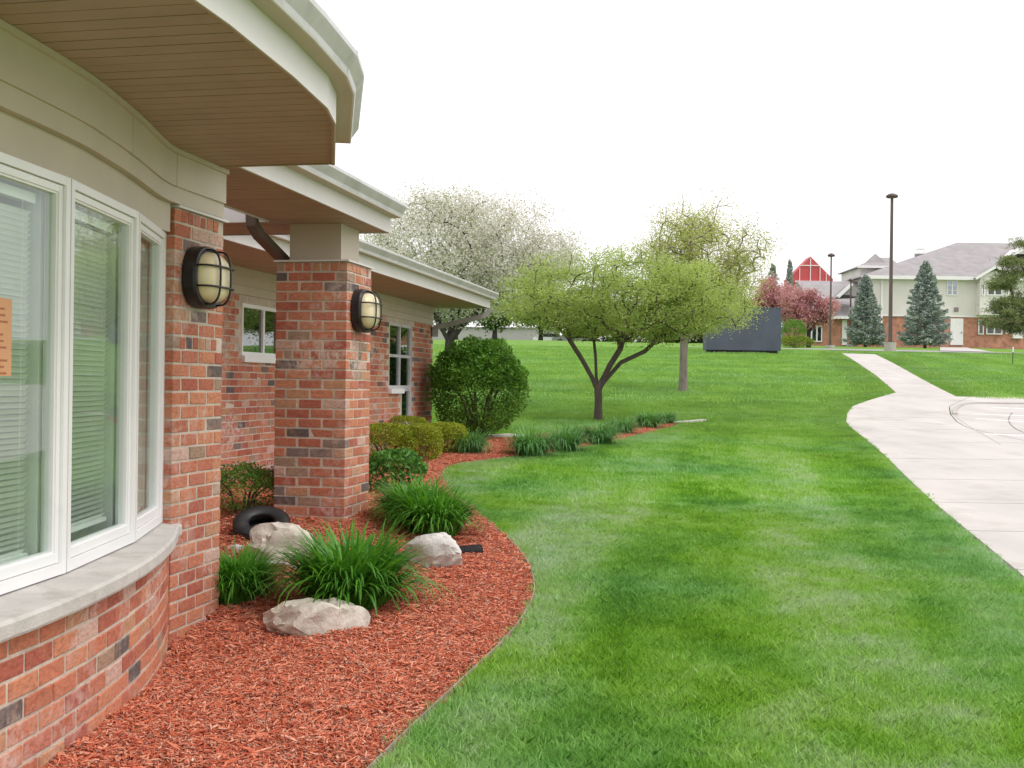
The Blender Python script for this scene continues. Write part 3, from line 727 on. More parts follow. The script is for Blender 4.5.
# ---------------- L-shaped canopy over the entrance court
can = thing('entrance_canopy', W(-3.3, 8.9, 2.74), 'beige canopy beam with brown boarded underside resting on brick pillar', 'canopy')
ZC = 2.743; QO, QI, SE, SB = -2.955, -3.735, 9.235, 8.48
s = 6.225
while s < SB-.02:
    s2 = min(s+PW, SB); MB().boxq(QI+.012, QO-.012, s+.003, s2-.003, ZC+random.uniform(-.0008,.0008), ZC+.012).build('soffit_board', M['plank'], can); s = s2
while s < SE-.02:
    s2 = min(s+PW, SE-.012); MB().boxq(-6.2, QO-.012, s+.003, s2-.003, ZC+random.uniform(-.0008,.0008), ZC+.012).build('soffit_board', M['plank'], can); s = s2
MB().prism([W(QO-.005,6.225)[:2],W(QO-.005,SE-.005)[:2],W(-6.2,SE-.005)[:2],W(-6.2,SB+.005)[:2],W(QI+.005,SB+.005)[:2],W(QI+.005,6.225)[:2]][::-1], ZC+.0125, 2.957).build('deck', M['bronze'], can)
def fas(parent, pts, z0=2.733, z1=2.868): return MB().sweep(sq_path(pts,0), [(-.010,z0),(.010,z0),(.010,z1),(-.010,z1)]).build('fascia', M['fascia'], parent)
fas(can, [(6.226,QO),(SE,QO)]); fas(can, [(SE,QO),(SE,-6.2)]); fas(can, [(SB,-6.2),(SB,QI)]); fas(can, [(SB-.01,QI),(6.226,QI)])
gutter(can, [(6.23,QO),(9.27,QO)])
MB().prism([W(QO+.11,6.226)[:2],W(QO+.11,SE+.06)[:2],W(-6.2,SE+.06)[:2],W(-6.2,SB-.04)[:2],W(QI-.04,SB-.04)[:2],W(QI-.04,6.226)[:2]][::-1], 2.9575, 2.978).build('roof', M['shingle'], can)
dsb = MB(); pth = [Vector(W(-3.80,8.30,2.86)), Vector(W(-3.80,8.32,2.70)), Vector(W(-3.78,8.40,2.62)), Vector(W(-3.72,8.86,2.43)), Vector(W(-3.745,8.95,2.33)), Vector(W(-3.76,8.98,.6))]
for a, b in zip(pth[:-1], pth[1:]): dsb.bar(a, b+(b-a).normalized()*.02, .085, .065)
dsb.build('downspout', M['bronze'], can)

# ---------------- rear wing
wing = thing('rear_wing', W(-6.5, 14.5, .4), 'low brick wing with deep beige eave and grey windows behind the hedge', 'building')
QB, QW, SST, SEND = -5.50, -5.05, 13.9, 18.25
win1 = (11.82, 13.05, 1.735, 2.33)
WL = (15.86, 17.02, 1.36, 2.345); WB = (16.50, 17.02, .80, 1.36)
def holed(name, q, s0, s1, holes):
    m_ = MB(); m_.boxq(-12, q-.10, s0, s1-.007, -.2, 2.418); f0, f1 = q-.1, q-.004
    cuts = sorted(set([s0, s1-.007]+[h[0] for h in holes]+[h[1] for h in holes]))
    for a, b in zip(cuts[:-1], cuts[1:]):
        mid = (a+b)/2; z = -.2
        for h in sorted([h for h in holes if h[0] < mid < h[1]], key=lambda h: h[2]):
            if h[2] > z+.001: m_.boxq(f0, f1, a, b, z, h[2])
            z = h[3]
        if z < 2.417: m_.boxq(f0, f1, a, b, z, 2.418)
    return m_.build(name, M['mortar'], wing)
holed('back_wall', QB, 6.6, SST, [win1]); holed('front_wall', QW, SST, SEND, [WL, WB])
def hit(w, s, z, L=BL): return w[0]-L/2 < s < w[1]+L/2 and w[2]-.05 < z < w[3]+.06
cnt = 0; stuff = MB()
for k in range(27):
    z = 2.418-(k+.5)*CO; s = 10.0+(.1016 if k % 2 else 0)
    while s < SST:
        if not hit(win1, s, z):
            if 11.0 < s < 13.0 and cnt < 296: put_brick(wing, QB-BD/2, s, z, 0, 1); cnt += 1
            else: stuff.boxq(QB-BD, QB, s-BL/2, s+BL/2, z-BH/2, z+BH/2)
        s += BL+JN
    s = SST+.1+(.1016 if k % 2 else 0)
    while s < SEND-.05:
        if not hit(WL, s, z) and not hit(WB, s, z): stuff.boxq(QW-BD, QW, max(s-BL/2,SST), min(s+BL/2,SEND), z-BH/2, z+BH/2)
        s += BL+JN
    q = QW-.2
    while q > -9:
        stuff.boxq(q-BL/2+(.1 if k%2 else 0), q+BL/2+(.1 if k%2 else 0), SEND-BD, SEND, z-BH/2, z+BH/2); q -= BL+JN
stuff.build('brick_courses', M['brick'], wing, kind='stuff')
for i in range(3):                                       # lap boards between brick and eave
    z0 = 2.42+i*.103
    MB().add([W(QB-.01,6.6,z0+.001),W(QB+.014,6.6,z0+.001),W(QB-.004,6.6,z0+.104),W(QB-.01,6.6,z0+.104),W(QB-.01,SST,z0+.001),W(QB+.014,SST,z0+.001),W(QB-.004,SST,z0+.104),W(QB-.01,SST,z0+.104)],
        [(0,1,2,3),(7,6,5,4),(0,4,5,1),(1,5,6,2),(2,6,7,3)]).build('lap_board', M['beige'], wing)
    MB().add([W(QW-.01,SST,z0+.001),W(QW+.014,SST,z0+.001),W(QW-.004,SST,z0+.104),W(QW-.01,SST,z0+.104),W(QW-.01,SEND,z0+.001),W(QW+.014,SEND,z0+.001),W(QW-.004,SEND,z0+.104),W(QW-.01,SEND,z0+.104)],
        [(0,1,2,3),(7,6,5,4),(0,4,5,1),(1,5,6,2),(2,6,7,3),(4,7,6,5)]).build('lap_board', M['beige'], wing)
MB().boxq(-12, QB-.02, 6.6, SST, 2.418, 2.728).boxq(-12, QW-.02, SST, SEND-.02, 2.418, 2.728).build('upper_wall', M['beige'], wing)
def wing_window(q, w, nc, nr, sill=True, frame=M['gutter']):
    s0, s1, z0, z1 = w; f = MB(); t = .045
    f.boxq(q-.06,q-.012,s0,s0+t,z0,z1); f.boxq(q-.06,q-.012,s1-t,s1,z0,z1); f.boxq(q-.06,q-.0125,s0+t,s1-t,z0,z0+t); f.boxq(q-.06,q-.0125,s0+t,s1-t,z1-t,z1)
    for i in range(1,nc): c = s0+(s1-s0)*i/nc; f.boxq(q-.06,q-.014,c-t/2,c+t/2,z0+t,z1-t)
    for i in range(1,nr): c = z0+(z1-z0)*i/nr; f.boxq(q-.06,q-.0145,s0+t,s1-t,c-t/2,c+t/2)
    o = f.build('window', frame, wing)
    for i in range(nc):
        for j in range(nr):
            a = s0+(s1-s0)*i/nc; b = s0+(s1-s0)*(i+1)/nc; c = z0+(z1-z0)*j/nr; d = z0+(z1-z0)*(j+1)/nr
            MB().boxq(q-.045,q-.04,a+.01,b-.01,c+.01,d-.01).build('pane', M['darkglass'], o)
    MB().boxq(q-.085,q-.08,s0+.02,s1-.02,z0+.02,z1-.02).build('window_back', M['room'], o)
    if sill: MB().boxq(q-.05,q+.045,s0-.03,s1+.02,z0-.075,z0-.002).build('sill', M['vinyl'], o)
wing_window(QB, win1, 2, 1, True, M['vinyl'])
wing_window(QW, WL, 2, 2, False); wing_window(QW, WB, 1, 1, True)
MB().boxq(QW-.05,QW+.05,WL[0]-.03,WB[0]-.01,WL[2]-.075,WL[2]-.002).build('sill', M['vinyl'], wing)
# eaves
QE1, QE2, SES, SEE = -4.55, -4.12, 11.2, 18.45
MB().boxq(-12, QE1-.011, 6.6, SES+.01, 2.730, 2.742).build('soffit', M['plank'], wing)
MB().boxq(-12, QE2-.011, SES+.011, SEE-.011, 2.730, 2.742).build('soffit', M['plank'], wing)
MB().boxq(-12, QE1-.011, 6.6, SES+.01, 2.7425, 2.957).boxq(-12, QE2-.011, SES+.011, SEE-.011, 2.7425, 2.957).build('roof_deck', M['bronze'], wing)
fas(wing, [(6.6,QE1),(SES,QE1)], 2.72); fas(wing, [(SES,QE2),(SEE,QE2)], 2.72); fas(wing, [(SEE,QE2),(SEE,-12)], 2.72); fas(wing, [(SES,QE1),(SES,QE2)], 2.72)
gutter(wing, [(6.6,QE1),(SES-.01,QE1)]); gutter(wing, [(SES-.03,QE2),(SEE+.05,QE2)])
def lowroof(q0, s0, s1):
    m_ = MB(); m_.add([W(q0+.11,s0,2.965),W(q0+.11,s1,2.965),W(-9,s1-1.5 if s1 > 15 else s1,3.26),W(-9,s0,3.26),W(q0+.11,s0,2.958),W(q0+.11,s1,2.958),W(-9,s1-1.5 if s1 > 15 else s1,2.99),W(-9,s0,2.99)],
        [(0,1,2,3),(7,6,5,4),(0,4,5,1),(1,5,6,2),(3,2,6,7),(3,7,4,0)]); return m_.build('roof', M['shingle'], wing)
lowroof(QE1, 6.6, SES); lowroof(QE2, SES, SEE)
dsp = MB(); pth = [Vector(W(QE2+.05,SEE-.10,2.87)), Vector(W(QE2+.05,SEE-.10,2.70)), Vector(W(QE2-.08,SEE-.14,2.58)), Vector(W(QW+.06,SEND-.10,2.38)), Vector(W(QW+.05,SEND-.08,2.25)), Vector(W(QW+.05,SEND-.08,.6))]
for a, b in zip(pth[:-1], pth[1:]): dsp.bar(a, b+(b-a).normalized()*.02, .10, .075)
dsp.build('downspout', M['dspout'], wing)

# ---------------- wall lights
def wall_light(s, z, label):
    t = thing('wall_light', W(PQ, s, z-.18), label, 'lamp', 'caged lights on the brick pillars')
    def se(a, hw, hh, e=2.6):
        c, sn = math.cos(a), math.sin(a); return (math.copysign(abs(c)**(2/e), c)*hw, math.copysign(abs(sn)**(2/e), sn)*hh)
    N = 40
    def loft(levels):
        m_ = MB(); vs = []; fs = []
        for (d, hw, hh) in levels:
            for k in range(N):
                a, b = se(2*math.pi*k/N, hw, hh); vs.append(W(PQ+d, s+a, z+b))
        for i in range(len(levels)-1):
            for k in range(N): fs.append((i*N+k, i*N+(k+1)%N, (i+1)*N+(k+1)%N, (i+1)*N+k))
        fs += [tuple(range(N-1,-1,-1)), tuple(range((len(levels)-1)*N, len(levels)*N))]
        return m_.add(vs, fs)
    loft([(.002,.192,.172),(.012,.199,.180),(.072,.199,.180),(.087,.192,.173),(.090,.180,.160),(.084,.168,.150)]).build('base', M['black'], t)
    gl = [(.080,.165,.147)]+[(.08+.085*math.sin(a), .165*math.cos(a)**.55, .147*math.cos(a)**.55) for a in np.linspace(.1,1.5,14)]
    loft(gl).build('globe', M['cream'], t, smooth=True)
    def arc_bar(fix, along):
        pts = []
        for a in np.linspace(-math.pi/2, math.pi/2, 17):
            x = math.copysign(abs(math.sin(a))**.7, math.sin(a)); d = .088+.090*abs(math.cos(a))**.6
            k = math.sqrt(max(0,1-(fix**2)))**.5
            pts.append(W(PQ+d, s+(x*.183*k if along == 's' else fix*.183), z+(x*.163*k if along == 'z' else fix*.163)))
        MB().tube(pts, .0065, 6).build('cage_bar', M['black'], t, smooth=True)
    for f_ in (-.36, .36): arc_bar(f_, 's'); arc_bar(f_, 'z')
    return t
wall_light(PS2+.275, 2.045, 'large caged oval light with cream globe on the pillar beside the bay')
wall_light(PS1+.275, 2.04, 'caged oval light with cream globe on the free standing pillar behind the boulder')
# ================================================================== GARDEN THINGS
M['rock'] = pm('pale limestone', (.58,.54,.46), .9, .22, 7, 45, .7, dirt=((.20,.17,.12), 6, .52, .75))
M['rock2'] = pm('grey limestone', (.56,.55,.51), .9, .2, 9, 50, .7, dirt=((.25,.24,.22), 8, .52, .6))
def rock(label, base, size, seed, mat, rz=0, shape=None, tilt=0, sink=.03):
    bm = bmesh.new(); bmesh.ops.create_icosphere(bm, subdivisions=4, radius=1); off_ = Vector((seed*3.1, seed*1.7, seed*5.3)); r = random.Random(seed)
    planes = [(Vector((r.gauss(0,1),r.gauss(0,1),r.gauss(0,.8))).normalized(), r.uniform(.58,.86)) for _ in range(14)]
    for v in bm.verts:
        p = v.co.copy()
        for (n_, d) in planes:
            k = p.dot(n_)-d
            if k > 0: p -= n_*k*.9
        p += v.co*(.10*mnoise.fractal(v.co*1.6+off_, .8, 2.0, 4) + .05*mnoise.noise(v.co*7+off_)+.03*mnoise.noise(v.co*16+off_))
        if shape: p = shape(p)
        p = Matrix.Rotation(tilt,3,'Y') @ p
        v.co = Vector((p.x*size[0]/2, p.y*size[1]/2, (p.z*.75+.55)*size[2]*.62))
    me = bpy.data.meshes.new('boulder'); bm.to_mesh(me); bm.free(); me.materials.append(mat)
    me.polygons.foreach_set('use_smooth', [True]*len(me.polygons))
    try: me.set_sharp_from_angle(angle=math.radians(28))
    except Exception: pass
    o = bpy.data.objects.new('boulder', me); C.objects.link(o); o.location = (base.x, base.y, base.z-sink); o.rotation_euler.z = rz
    return tag(o, label, 'boulder', 'pale boulders set in the red mulch')
rock('blocky pale boulder leaning at the foot of the free standing pillar', G(284,563), (.52,.42,.42), 3, M['rock'], .3, lambda p: Vector((p.x-(.25*p.z if p.z > 0 else 0), p.y, p.z)))
rock('long wedge shaped boulder lying in front of the big daylily clump', G(307,642)+Vector((0,.10,0)), (.68,.36,.40), 8, M['rock'], .12, lambda p: Vector((p.x, p.y*(1+.15*p.x), p.z*(1.0+.62*p.x) - .18 + .10*mnoise.noise(p*5.0))))
rock('grey rounded boulder resting against the black corrugated pipe', G(436,574)+Vector((0,.10,0)), (.50,.36,.40), 15, M['rock2'], -.1, lambda p: Vector((p.x, p.y, p.z+.18*p.x)))
# pipes and tyre
M['pvc'] = pm('white drain pipe', (.62,.63,.62), .45, .08, 6, dirt=((.38,.36,.33), 7, .5, .5))
a, b = G(243,568), G(306,574)
p0 = [Vector((a.x,a.y,a.z+.035)), Vector((b.x,b.y,b.z+.03))]
dp = thing('drain_pipe', (p0[0]+p0[1])/2-Vector((0,0,.03)), 'white plastic drain pipe lying on the mulch before the boulder', 'pipe')
MB().tube([p0[0], p0[0]*.7+p0[1]*.3, p0[1]], .033, 16).build('pipe', M['pvc'], dp, smooth=False); MB().tube([p0[0]-(p0[1]-p0[0]).normalized()*.002, p0[0]+(p0[1]-p0[0]).normalized()*.05], .038, 16).build('coupling', M['pvc'], dp)
c = G(237,556); pe = thing('pipe_elbow', c, 'short white pipe elbow poking up behind the leftmost daylily', 'pipe')
MB().tube([c+Vector((-.10,.05,.02)), c+Vector((-.05,.03,.035)), c+Vector((0,0,.045)), c+Vector((.03,-.03,.04))], [.034,.034,.036,.036], 16).build('bend', M['pvc'], pe, smooth=True)
MB().tube([c+Vector((.028,-.028,.04)), c+Vector((.045,-.045,.036))], .041, 16).build('socket', M['pvc'], pe)
M['rubber'] = pm('black rubber', (.016,.016,.018), .5, .3, 10, 60, .2, dirt=((.06,.05,.045), 6, .55, .5))
a, b = G(388,570), G(480,558); a.z += .06; b.z += .052
N = 64; pts = [a.lerp(b, i/(N-1)) + Vector((0,.03*math.sin(i/N*3.1),0)) for i in range(N)]
cpipe = thing('corrugated_pipe', (a+b)/2-Vector((0,0,.045)), 'black corrugated drain pipe behind the grey boulder', 'pipe')
MB().tube(pts, [.050 if i % 2 else .041 for i in range(N)], 20).build('ribbed_tube', M['rubber'], cpipe)
MB().tube([b+(b-a).normalized()*.0005, b+(b-a).normalized()*.004], .036, 16).build('open_end', M['black'], cpipe)
tc = G(258,543)+Vector((.0,.12,.10))
ty = thing('tire', tc-Vector((0,0,.14)), 'black rubber tire lying tilted between the brick pillars', 'tire')
Rt = Matrix.Rotation(math.radians(-12),4,'Z') @ Matrix.Rotation(math.radians(27),4,'X') @ Matrix.Rotation(math.radians(10),4,'Y')
def revolve(prof, n=40):
    prof = [(a*.82, b*.82) for a, b in prof]; vs = []; fs = []; k = len(prof)
    for i in range(n):
        t = 2*math.pi*i/n
        for (r_, z_) in prof: vs.append(tc + Rt.to_3x3() @ Vector((r_*math.cos(t), r_*math.sin(t), z_)))
    for i in range(n):
        for j in range(k): fs.append((i*k+j, ((i+1)%n)*k+j, ((i+1)%n)*k+(j+1)%k, i*k+(j+1)%k))
    return MB().add(vs, fs)
revolve([(.115,-.055),(.135,-.075),(.19,-.092),(.235,-.085),(.262,-.06),(.262,.06),(.235,.085),(.19,.092),(.135,.075),(.115,.055),(.125,.045),(.19,.07),(.235,.055),(.240,0),(.235,-.055),(.19,-.07),(.125,-.045)]).build('carcass', M['rubber'], ty, smooth=True)
for k in range(4): revolve([(.2615,-.05+k*.03),(.2660,-.048+k*.03),(.2660,-.030+k*.03),(.2615,-.028+k*.03)]).build('tread_band', M['rubber'], ty)

# ---- leafy things
def quads_at(p, a, b):
    n = len(p); v = np.stack([p-a*.5, p+b*.5+a*.06, p+a*.5, p-b*.5+a*.06],1).reshape(-1,3); i = np.arange(n)*4
    return v, np.stack([i,i+1,i+2,i+3],1)
def rdir(n, zs=1.0):
    d = rng.normal(size=(n,3)); d[:,2] *= zs; return d/np.linalg.norm(d,axis=1,keepdims=True)
def leaf_obj(name, pts, size, aspect, mat, parent, zs=.7, out=None, outw=0.0):
    n = len(pts); a = rdir(n, zs)
    if out is not None: a = a + out*outw; a /= np.linalg.norm(a,axis=1,keepdims=True)
    b = np.cross(a, rdir(n)); b /= np.linalg.norm(b,axis=1,keepdims=True)+1e-9
    sz = size*rng.uniform(.6,1.3,n)[:,None]
    v, q = quads_at(np.asarray(pts)-np.array(ORG[parent.name]), a*sz, b*sz*aspect)
    o = bpy.data.objects.new(name, np_mesh(name, v, q, mat)); C.objects.link(o); o.parent = parent; ORG[o.name] = ORG[parent.name].copy(); return o
M['bark'] = pm('tree bark', (.085,.068,.055), .9, .3, 12, 30, .8, stretch=(1,1,.3))
M['bark_dark'] = pm('dark wet bark', (.035,.030,.028), .9, .3, 12, 30, .8, stretch=(1,1,.3))
M['bark_mid'] = pm('dark crabapple bark', (.055,.048,.043), .9, .3, 12, 30, .8, stretch=(1,1,.3))
M['bark_grey'] = pm('grey bark', (.22,.19,.16), .9, .3, 12, 30, .8, stretch=(1,1,.3))

def lily_mesh(seed, nb, spread, hgt, wid, cv=1.0):
    r = random.Random(seed); vs = []; fs = []
    for i in range(nb):
        az_ = r.random()*6.283; rr = .16*math.sqrt(r.random())*spread/.4; x, y_ = rr*math.cos(az_), rr*math.sin(az_)
        az_ += r.gauss(0,.7); L = hgt*r.uniform(.75,1.2); th = r.uniform(.05,.52)*(.35+rr/(.16*spread/.4)); cur = r.uniform(.10,.38)*cv; w = wid*r.uniform(.6,1.15)
        p = Vector((x,y_,-.01)); d_az = Vector((math.cos(az_), math.sin(az_), 0)); side = Vector((-d_az.y, d_az.x, 0)); n0 = len(vs); S = 7
        for k in range(S+1):
            t = k/S; ww = w*(.55+.9*t if t < .4 else .91*(1-((t-.4)/.6)**1.8)+.02)
            vs += [p+side*ww/2, p-side*ww/2 + d_az*0]; p = p + (d_az*math.sin(th)+Vector((0,0,1))*math.cos(th))*L/S
            th = min(th+cur*(.4+1.2*t), 2.7)
            if p.z < .01: p.z = .01
        for k in range(S): fs.append((n0+2*k, n0+2*k+1, n0+2*k+3, n0+2*k+2))
    me = bpy.data.meshes.new('leaves'); me.from_pydata([tuple(v) for v in vs], [], fs); return me
M['lily'] = leaf_mat('daylily leaf', [(.05,.18,.02),(.08,.27,.028),(.13,.36,.04),(.22,.46,.09)], .35, 2.5, .4)
M['lily_far'] = leaf_mat('bluish daylily leaf', [(.085,.22,.07),(.13,.31,.095),(.18,.40,.12),(.27,.49,.19)], .3, 2.5, .45)
lilies = [lily_mesh(40+i, 1000, .46, .52, .024, 1.22) for i in range(3)]; 
for me in lilies: me.materials.append(M['lily'])
liliesf = [lily_mesh(60+i, 650, .55, .54, .024, 1.55) for i in range(3)]
for me in liliesf: me.materials.append(M['lily_far'])
def lily(u, v, sc, k, label, far=False, back=.12, hs=1.0):
    if far: hs = 1.12; sc *= .72
    b = G(u, v); b = Vector((b.x*(1+back/b.y), b.y+back, 0)); b.z = float(g(b.x,b.y))+.01
    t = thing('daylily_clump', b, label, 'plant', 'daylily clumps in the mulch bed')
    o = place('leaves', (liliesf if far else lilies)[k % 3], t, b, k*1.9); o.scale = (sc, sc, sc*hs)
    MB().tube([b+Vector((0,0,-.03)), b+Vector((0,0,.05))], [.11*sc,.07*sc], 9).build('crown', M['lily_far' if far else 'lily'], t)
lily(236, 611, .72, 0, 'leftmost daylily clump, cut off by the near brick pillar', hs=1.05)
lily(350, 617, 1.06, 1, 'largest daylily clump, behind the long wedge shaped boulder', back=.13, hs=1.0)
lily(434, 544, .90, 2, 'daylily clump just above the black corrugated pipe', back=.15)
lily(414, 532, .85, 0, 'daylily clump touching the orange leaved perennial', back=.15)
lily(469, 456, .98, 1, 'daylily clump at the foot of the big round bush', True)
lily(531, 458, 1.15, 2, 'daylily clump nearest the round bush in the far row', True)
lily(565, 453, 1.05, 0, 'second daylily clump from the round bush in the far row', True)
lily(600, 446, 1.05, 1, 'daylily clump right in front of the ornamental tree trunk', True)
lily(622, 436, .9, 2, 'daylily clump just right of the ornamental tree trunk', True)
lily(648, 430, .95, 0, 'second to last daylily clump at the right end of the bed', True)
lily(666, 426, .72, 1, 'smallest daylily clump at the right tip of the bed', True)
lily(576, 441, .7, 2, 'low daylily clump behind the far row, left of the tree trunk', True)

def shrub(name, label, base, rx, ry, h, n, size, aspect, mat, box=2.0, z0=.0, stems=6, bumpy=.18, group=None, bark=None, shell=.55, zs=.8):
    t = thing(name, base, label, 'shrub', group)
    d = rdir(n); d[:,2] = np.abs(d[:,2])*np.where(rng.random(n) < .75, 1, -1)
    e = (np.abs(d)**box).sum(1)**(-1/box); rad = e*(shell+(1-shell)*rng.random(n)**.45)
    ofs = np.array([rx*37.1, h*11.3, base.x])
    bump_ = np.array([mnoise.noise(Vector(x*2.6+ofs)) for x in d]); bump2 = np.array([mnoise.noise(Vector(x*6.5+ofs)) for x in d])
    rad = rad*(1+bumpy*bump_+bumpy*.6*bump2)
    keep = rng.random(n) < np.clip(1.0+1.6*bump2, .25, 1)
    p = d*rad[:,None]*np.array([rx,ry,h/2*(1-z0/h)]) + np.array([base.x, base.y, base.z+z0+(h-z0)/2])
    p, d = p[keep], d[keep]
    p[:,2] = np.maximum(p[:,2], base.z+.02)
    leaf_obj('foliage', p, size, aspect, mat, t, zs, d, .5)
    for i in range(stems):
        a_ = i*6.283/stems+random.random(); L = random.uniform(.5,.8); tip = base+Vector((rx*.75*math.cos(a_), ry*.75*math.sin(a_), h*L))
        mid = base.lerp(tip,.5)+Vector((0,0,h*.10)); MB().tube([base+Vector((.04*math.cos(a_),.04*math.sin(a_),-.03)), mid, tip], [.016*h+.006,.012*h+.004,.003], 6).build('stem', bark or M['bark'], t)
    return t
M['bush'] = leaf_mat('dark bush leaf', [(.045,.12,.014),(.085,.21,.022),(.14,.31,.032),(.22,.41,.06)], .25, 3)
M['hedge'] = leaf_mat('golden hedge leaf', [(.14,.19,.015),(.26,.32,.025),(.38,.45,.04),(.50,.53,.07)], .25, 5)
M['shrubg'] = leaf_mat('mid green shrub leaf', [(.05,.15,.03),(.09,.24,.045),(.14,.33,.06),(.22,.40,.11)], .3, 6)
M['spirea'] = leaf_mat('olive shrub leaf', [(.06,.15,.025),(.11,.25,.035),(.18,.33,.05),(.30,.36,.06)], .3, 5)
M['orange'] = leaf_mat('orange new leaf', [(.30,.13,.03),(.40,.22,.05),(.30,.26,.05),(.45,.30,.08)], .3, 5)
M['burgundy'] = leaf_mat('burgundy leaf', [(.05,.008,.012),(.09,.015,.02),(.14,.03,.03)], .25, 5)
def at(u, v, back): b = G(u, v); b = Vector((b.x*(1+back/b.y), b.y+back, 0)); b.z = float(g(b.x,b.y)); return b
shrub('round_bush', 'big round dark green bush at the corner of the rear wing', at(478,443,.55), .82, .8, 1.66, 30000, .052, .55, M['bush'], z0=.03, stems=7, bumpy=.16)
shrub('clipped_shrub', 'clipped golden green shrub half hidden by the free standing pillar', at(386,467,.35), .40, .42, .54, 13000, .026, .6, M['hedge'], 2.8, shell=.8, bumpy=.08, group='clipped golden shrubs by the wing')
shrub('clipped_shrub', 'middle clipped golden green shrub in front of the tall wing window', at(420,465,.3), .30, .36, .52, 12000, .026, .6, M['hedge'], 2.8, shell=.8, bumpy=.08, group='clipped golden shrubs by the wing')
shrub('clipped_shrub', 'rightmost clipped golden green shrub next to a daylily', at(446,457,.35), .31, .36, .46, 11000, .026, .6, M['hedge'], 2.8, shell=.8, bumpy=.08, group='clipped golden shrubs by the wing')
shrub('clipped_shrub', 'rear clipped golden shrub against the wing wall behind the others', at(404,452,.5), .42, .36, .48, 11000, .026, .6, M['hedge'], 2.8, shell=.8, bumpy=.08, group='clipped golden shrubs by the wing')
shrub('leafy_shrub', 'mid green leafy shrub beside the pillar, below the clipped ones', at(394,499,.2), .33, .30, .52, 3600, .05, .5, M['shrubg'], bumpy=.22)
shrub('perennial', 'orange tinged low perennial between leafy shrub and daylilies', at(402,503,.05), .16, .13, .13, 500, .035, .5, M['orange'], stems=4)
shrub('perennial', 'olive and yellow mounded perennial behind the tire', at(243,522,.15), .30, .28, .46, 4600, .028, .45, M['spirea'], bumpy=.25, z0=.02)
shrub('perennial', 'small burgundy leaved plant against the wall behind the pillar', at(268,494,.3), .16, .14, .24, 700, .03, .5, M['burgundy'], bumpy=.25)

# ---- trees
def tree(name, label, base, limbs, ells, ntar, leaves, bark, rmin=.006, expo=.46, jit=.10, cat='tree', group=None, seed=1, flat=.0):
    r = np.random.default_rng(seed); t = thing(name, base, label, cat, group)
    pos_ = []; par = []
    for pl, start in limbs:
        prev = start
        for p in pl: pos_.append(np.array(p, float)); par.append(prev); prev = len(pos_)-1
    tars = []
    tot = sum(e[2] for e in ells)
    for c_, rad, wgt in ells:
        k = int(ntar*wgt/tot); d = r.normal(size=(k,3)); d /= np.linalg.norm(d,axis=1,keepdims=True)
        rr = r.random(k)**.45
        tars.append(np.array(c_)+d*rr[:,None]*np.array(rad))
    tars = np.concatenate(tars); b0 = np.array(base)+np.array((0,0,.6)); tars = tars[np.argsort(np.linalg.norm(tars-b0,axis=1))]
    tips = []; allp = np.array(pos_); nb = len(pos_)
    skip = max(2, 0)
    for tg in tars:
        A_ = np.array(pos_); dd = np.linalg.norm(A_-tg,axis=1)+.35*np.maximum(0,A_[:,2]-tg[2]); dd[:2] += 1.0
        j = int(np.argmin(dd)); L = np.linalg.norm(tg-A_[j]); k = max(2, min(4, int(L/.25)+1)); prev = j
        for q in range(1, k+1):
            f = q/k; p = A_[j]*(1-f)+tg*f; p = p+r.normal(size=3)*jit*L*(1-f)*.6; p[2] += .14*L*math.sin(f*math.pi)*(1-flat)
            pos_.append(p); par.append(prev); prev = len(pos_)-1
            if f > .45: tips.append(p)
    n = len(pos_); cnt_ = np.ones(n)
    for i in range(n-1, -1, -1):
        if par[i] >= 0: cnt_[par[i]] += cnt_[i]
    rad = rmin*cnt_**expo
    mb = MB()
    for i in range(n):
        if par[i] >= 0:
            j = par[i]; ra = min(rad[j], rad[i]*1.35+.002)
            mb.tube([pos_[j], pos_[i]], [ra, rad[i]], 7 if rad[i] > .03 else 4, cap=False)
        else:
            mb.tube([np.array(base)-np.array((0,0,.15)), pos_[i]], [rad[i]*1.35, rad[i]], 9, cap=False)
    mb.build('trunk', bark, t, smooth=True)
    tips = np.array(tips)
    for (pname, mat, per, spr, size, asp, prob, zs) in leaves:
        sel = tips[r.random(len(tips)) < prob] if prob < 1 else tips
        c = r.normal(size=(len(sel)*per,3))*np.array(spr); p = np.repeat(sel, per, 0)+c
        leaf_obj(pname, p, size, asp, mat, t, zs)
    return t
def offs(b, *pts): return [(b.x+p[0], b.y+p[1], b.z+p[2]) for p in pts]
M['leaf1'] = leaf_mat('spring green leaf', [(.23,.31,.095),(.34,.45,.14),(.44,.56,.19),(.55,.64,.30)], .45, 1.2)
M['leaf2'] = leaf_mat('olive spring leaf', [(.29,.34,.11),(.40,.45,.16),(.50,.55,.22),(.60,.62,.31)], .45, 1.2)
M['leafw'] = leaf_mat('young crabapple leaf', [(.25,.31,.15),(.34,.41,.21),(.43,.49,.28)], .45, 1.2, tint=(1.1,1.1,.8))
M['blossom'] = leaf_mat('white blossom', [(.76,.73,.66),(.86,.84,.78),(.92,.91,.88)], .58, 2, tint=(.95,.95,.93))
M['plum'] = leaf_mat('purple plum leaf', [(.32,.13,.165),(.49,.24,.285),(.63,.37,.41),(.72,.51,.54)], .35, .8)
M['needle'] = leaf_mat('blue spruce needle', [(.18,.235,.21),(.31,.38,.345),(.44,.51,.47),(.56,.63,.59)], .1, .9)
M['pine'] = leaf_mat('pine needle', [(.09,.13,.045),(.17,.22,.08),(.26,.31,.12),(.37,.40,.18)], .15, .7)
M['bgleaf'] = leaf_mat('distant leaf', [(.06,.11,.03),(.11,.18,.05),(.17,.25,.08)], .35, .3)
b1 = at(598,421,.0); Y1 = b1.y
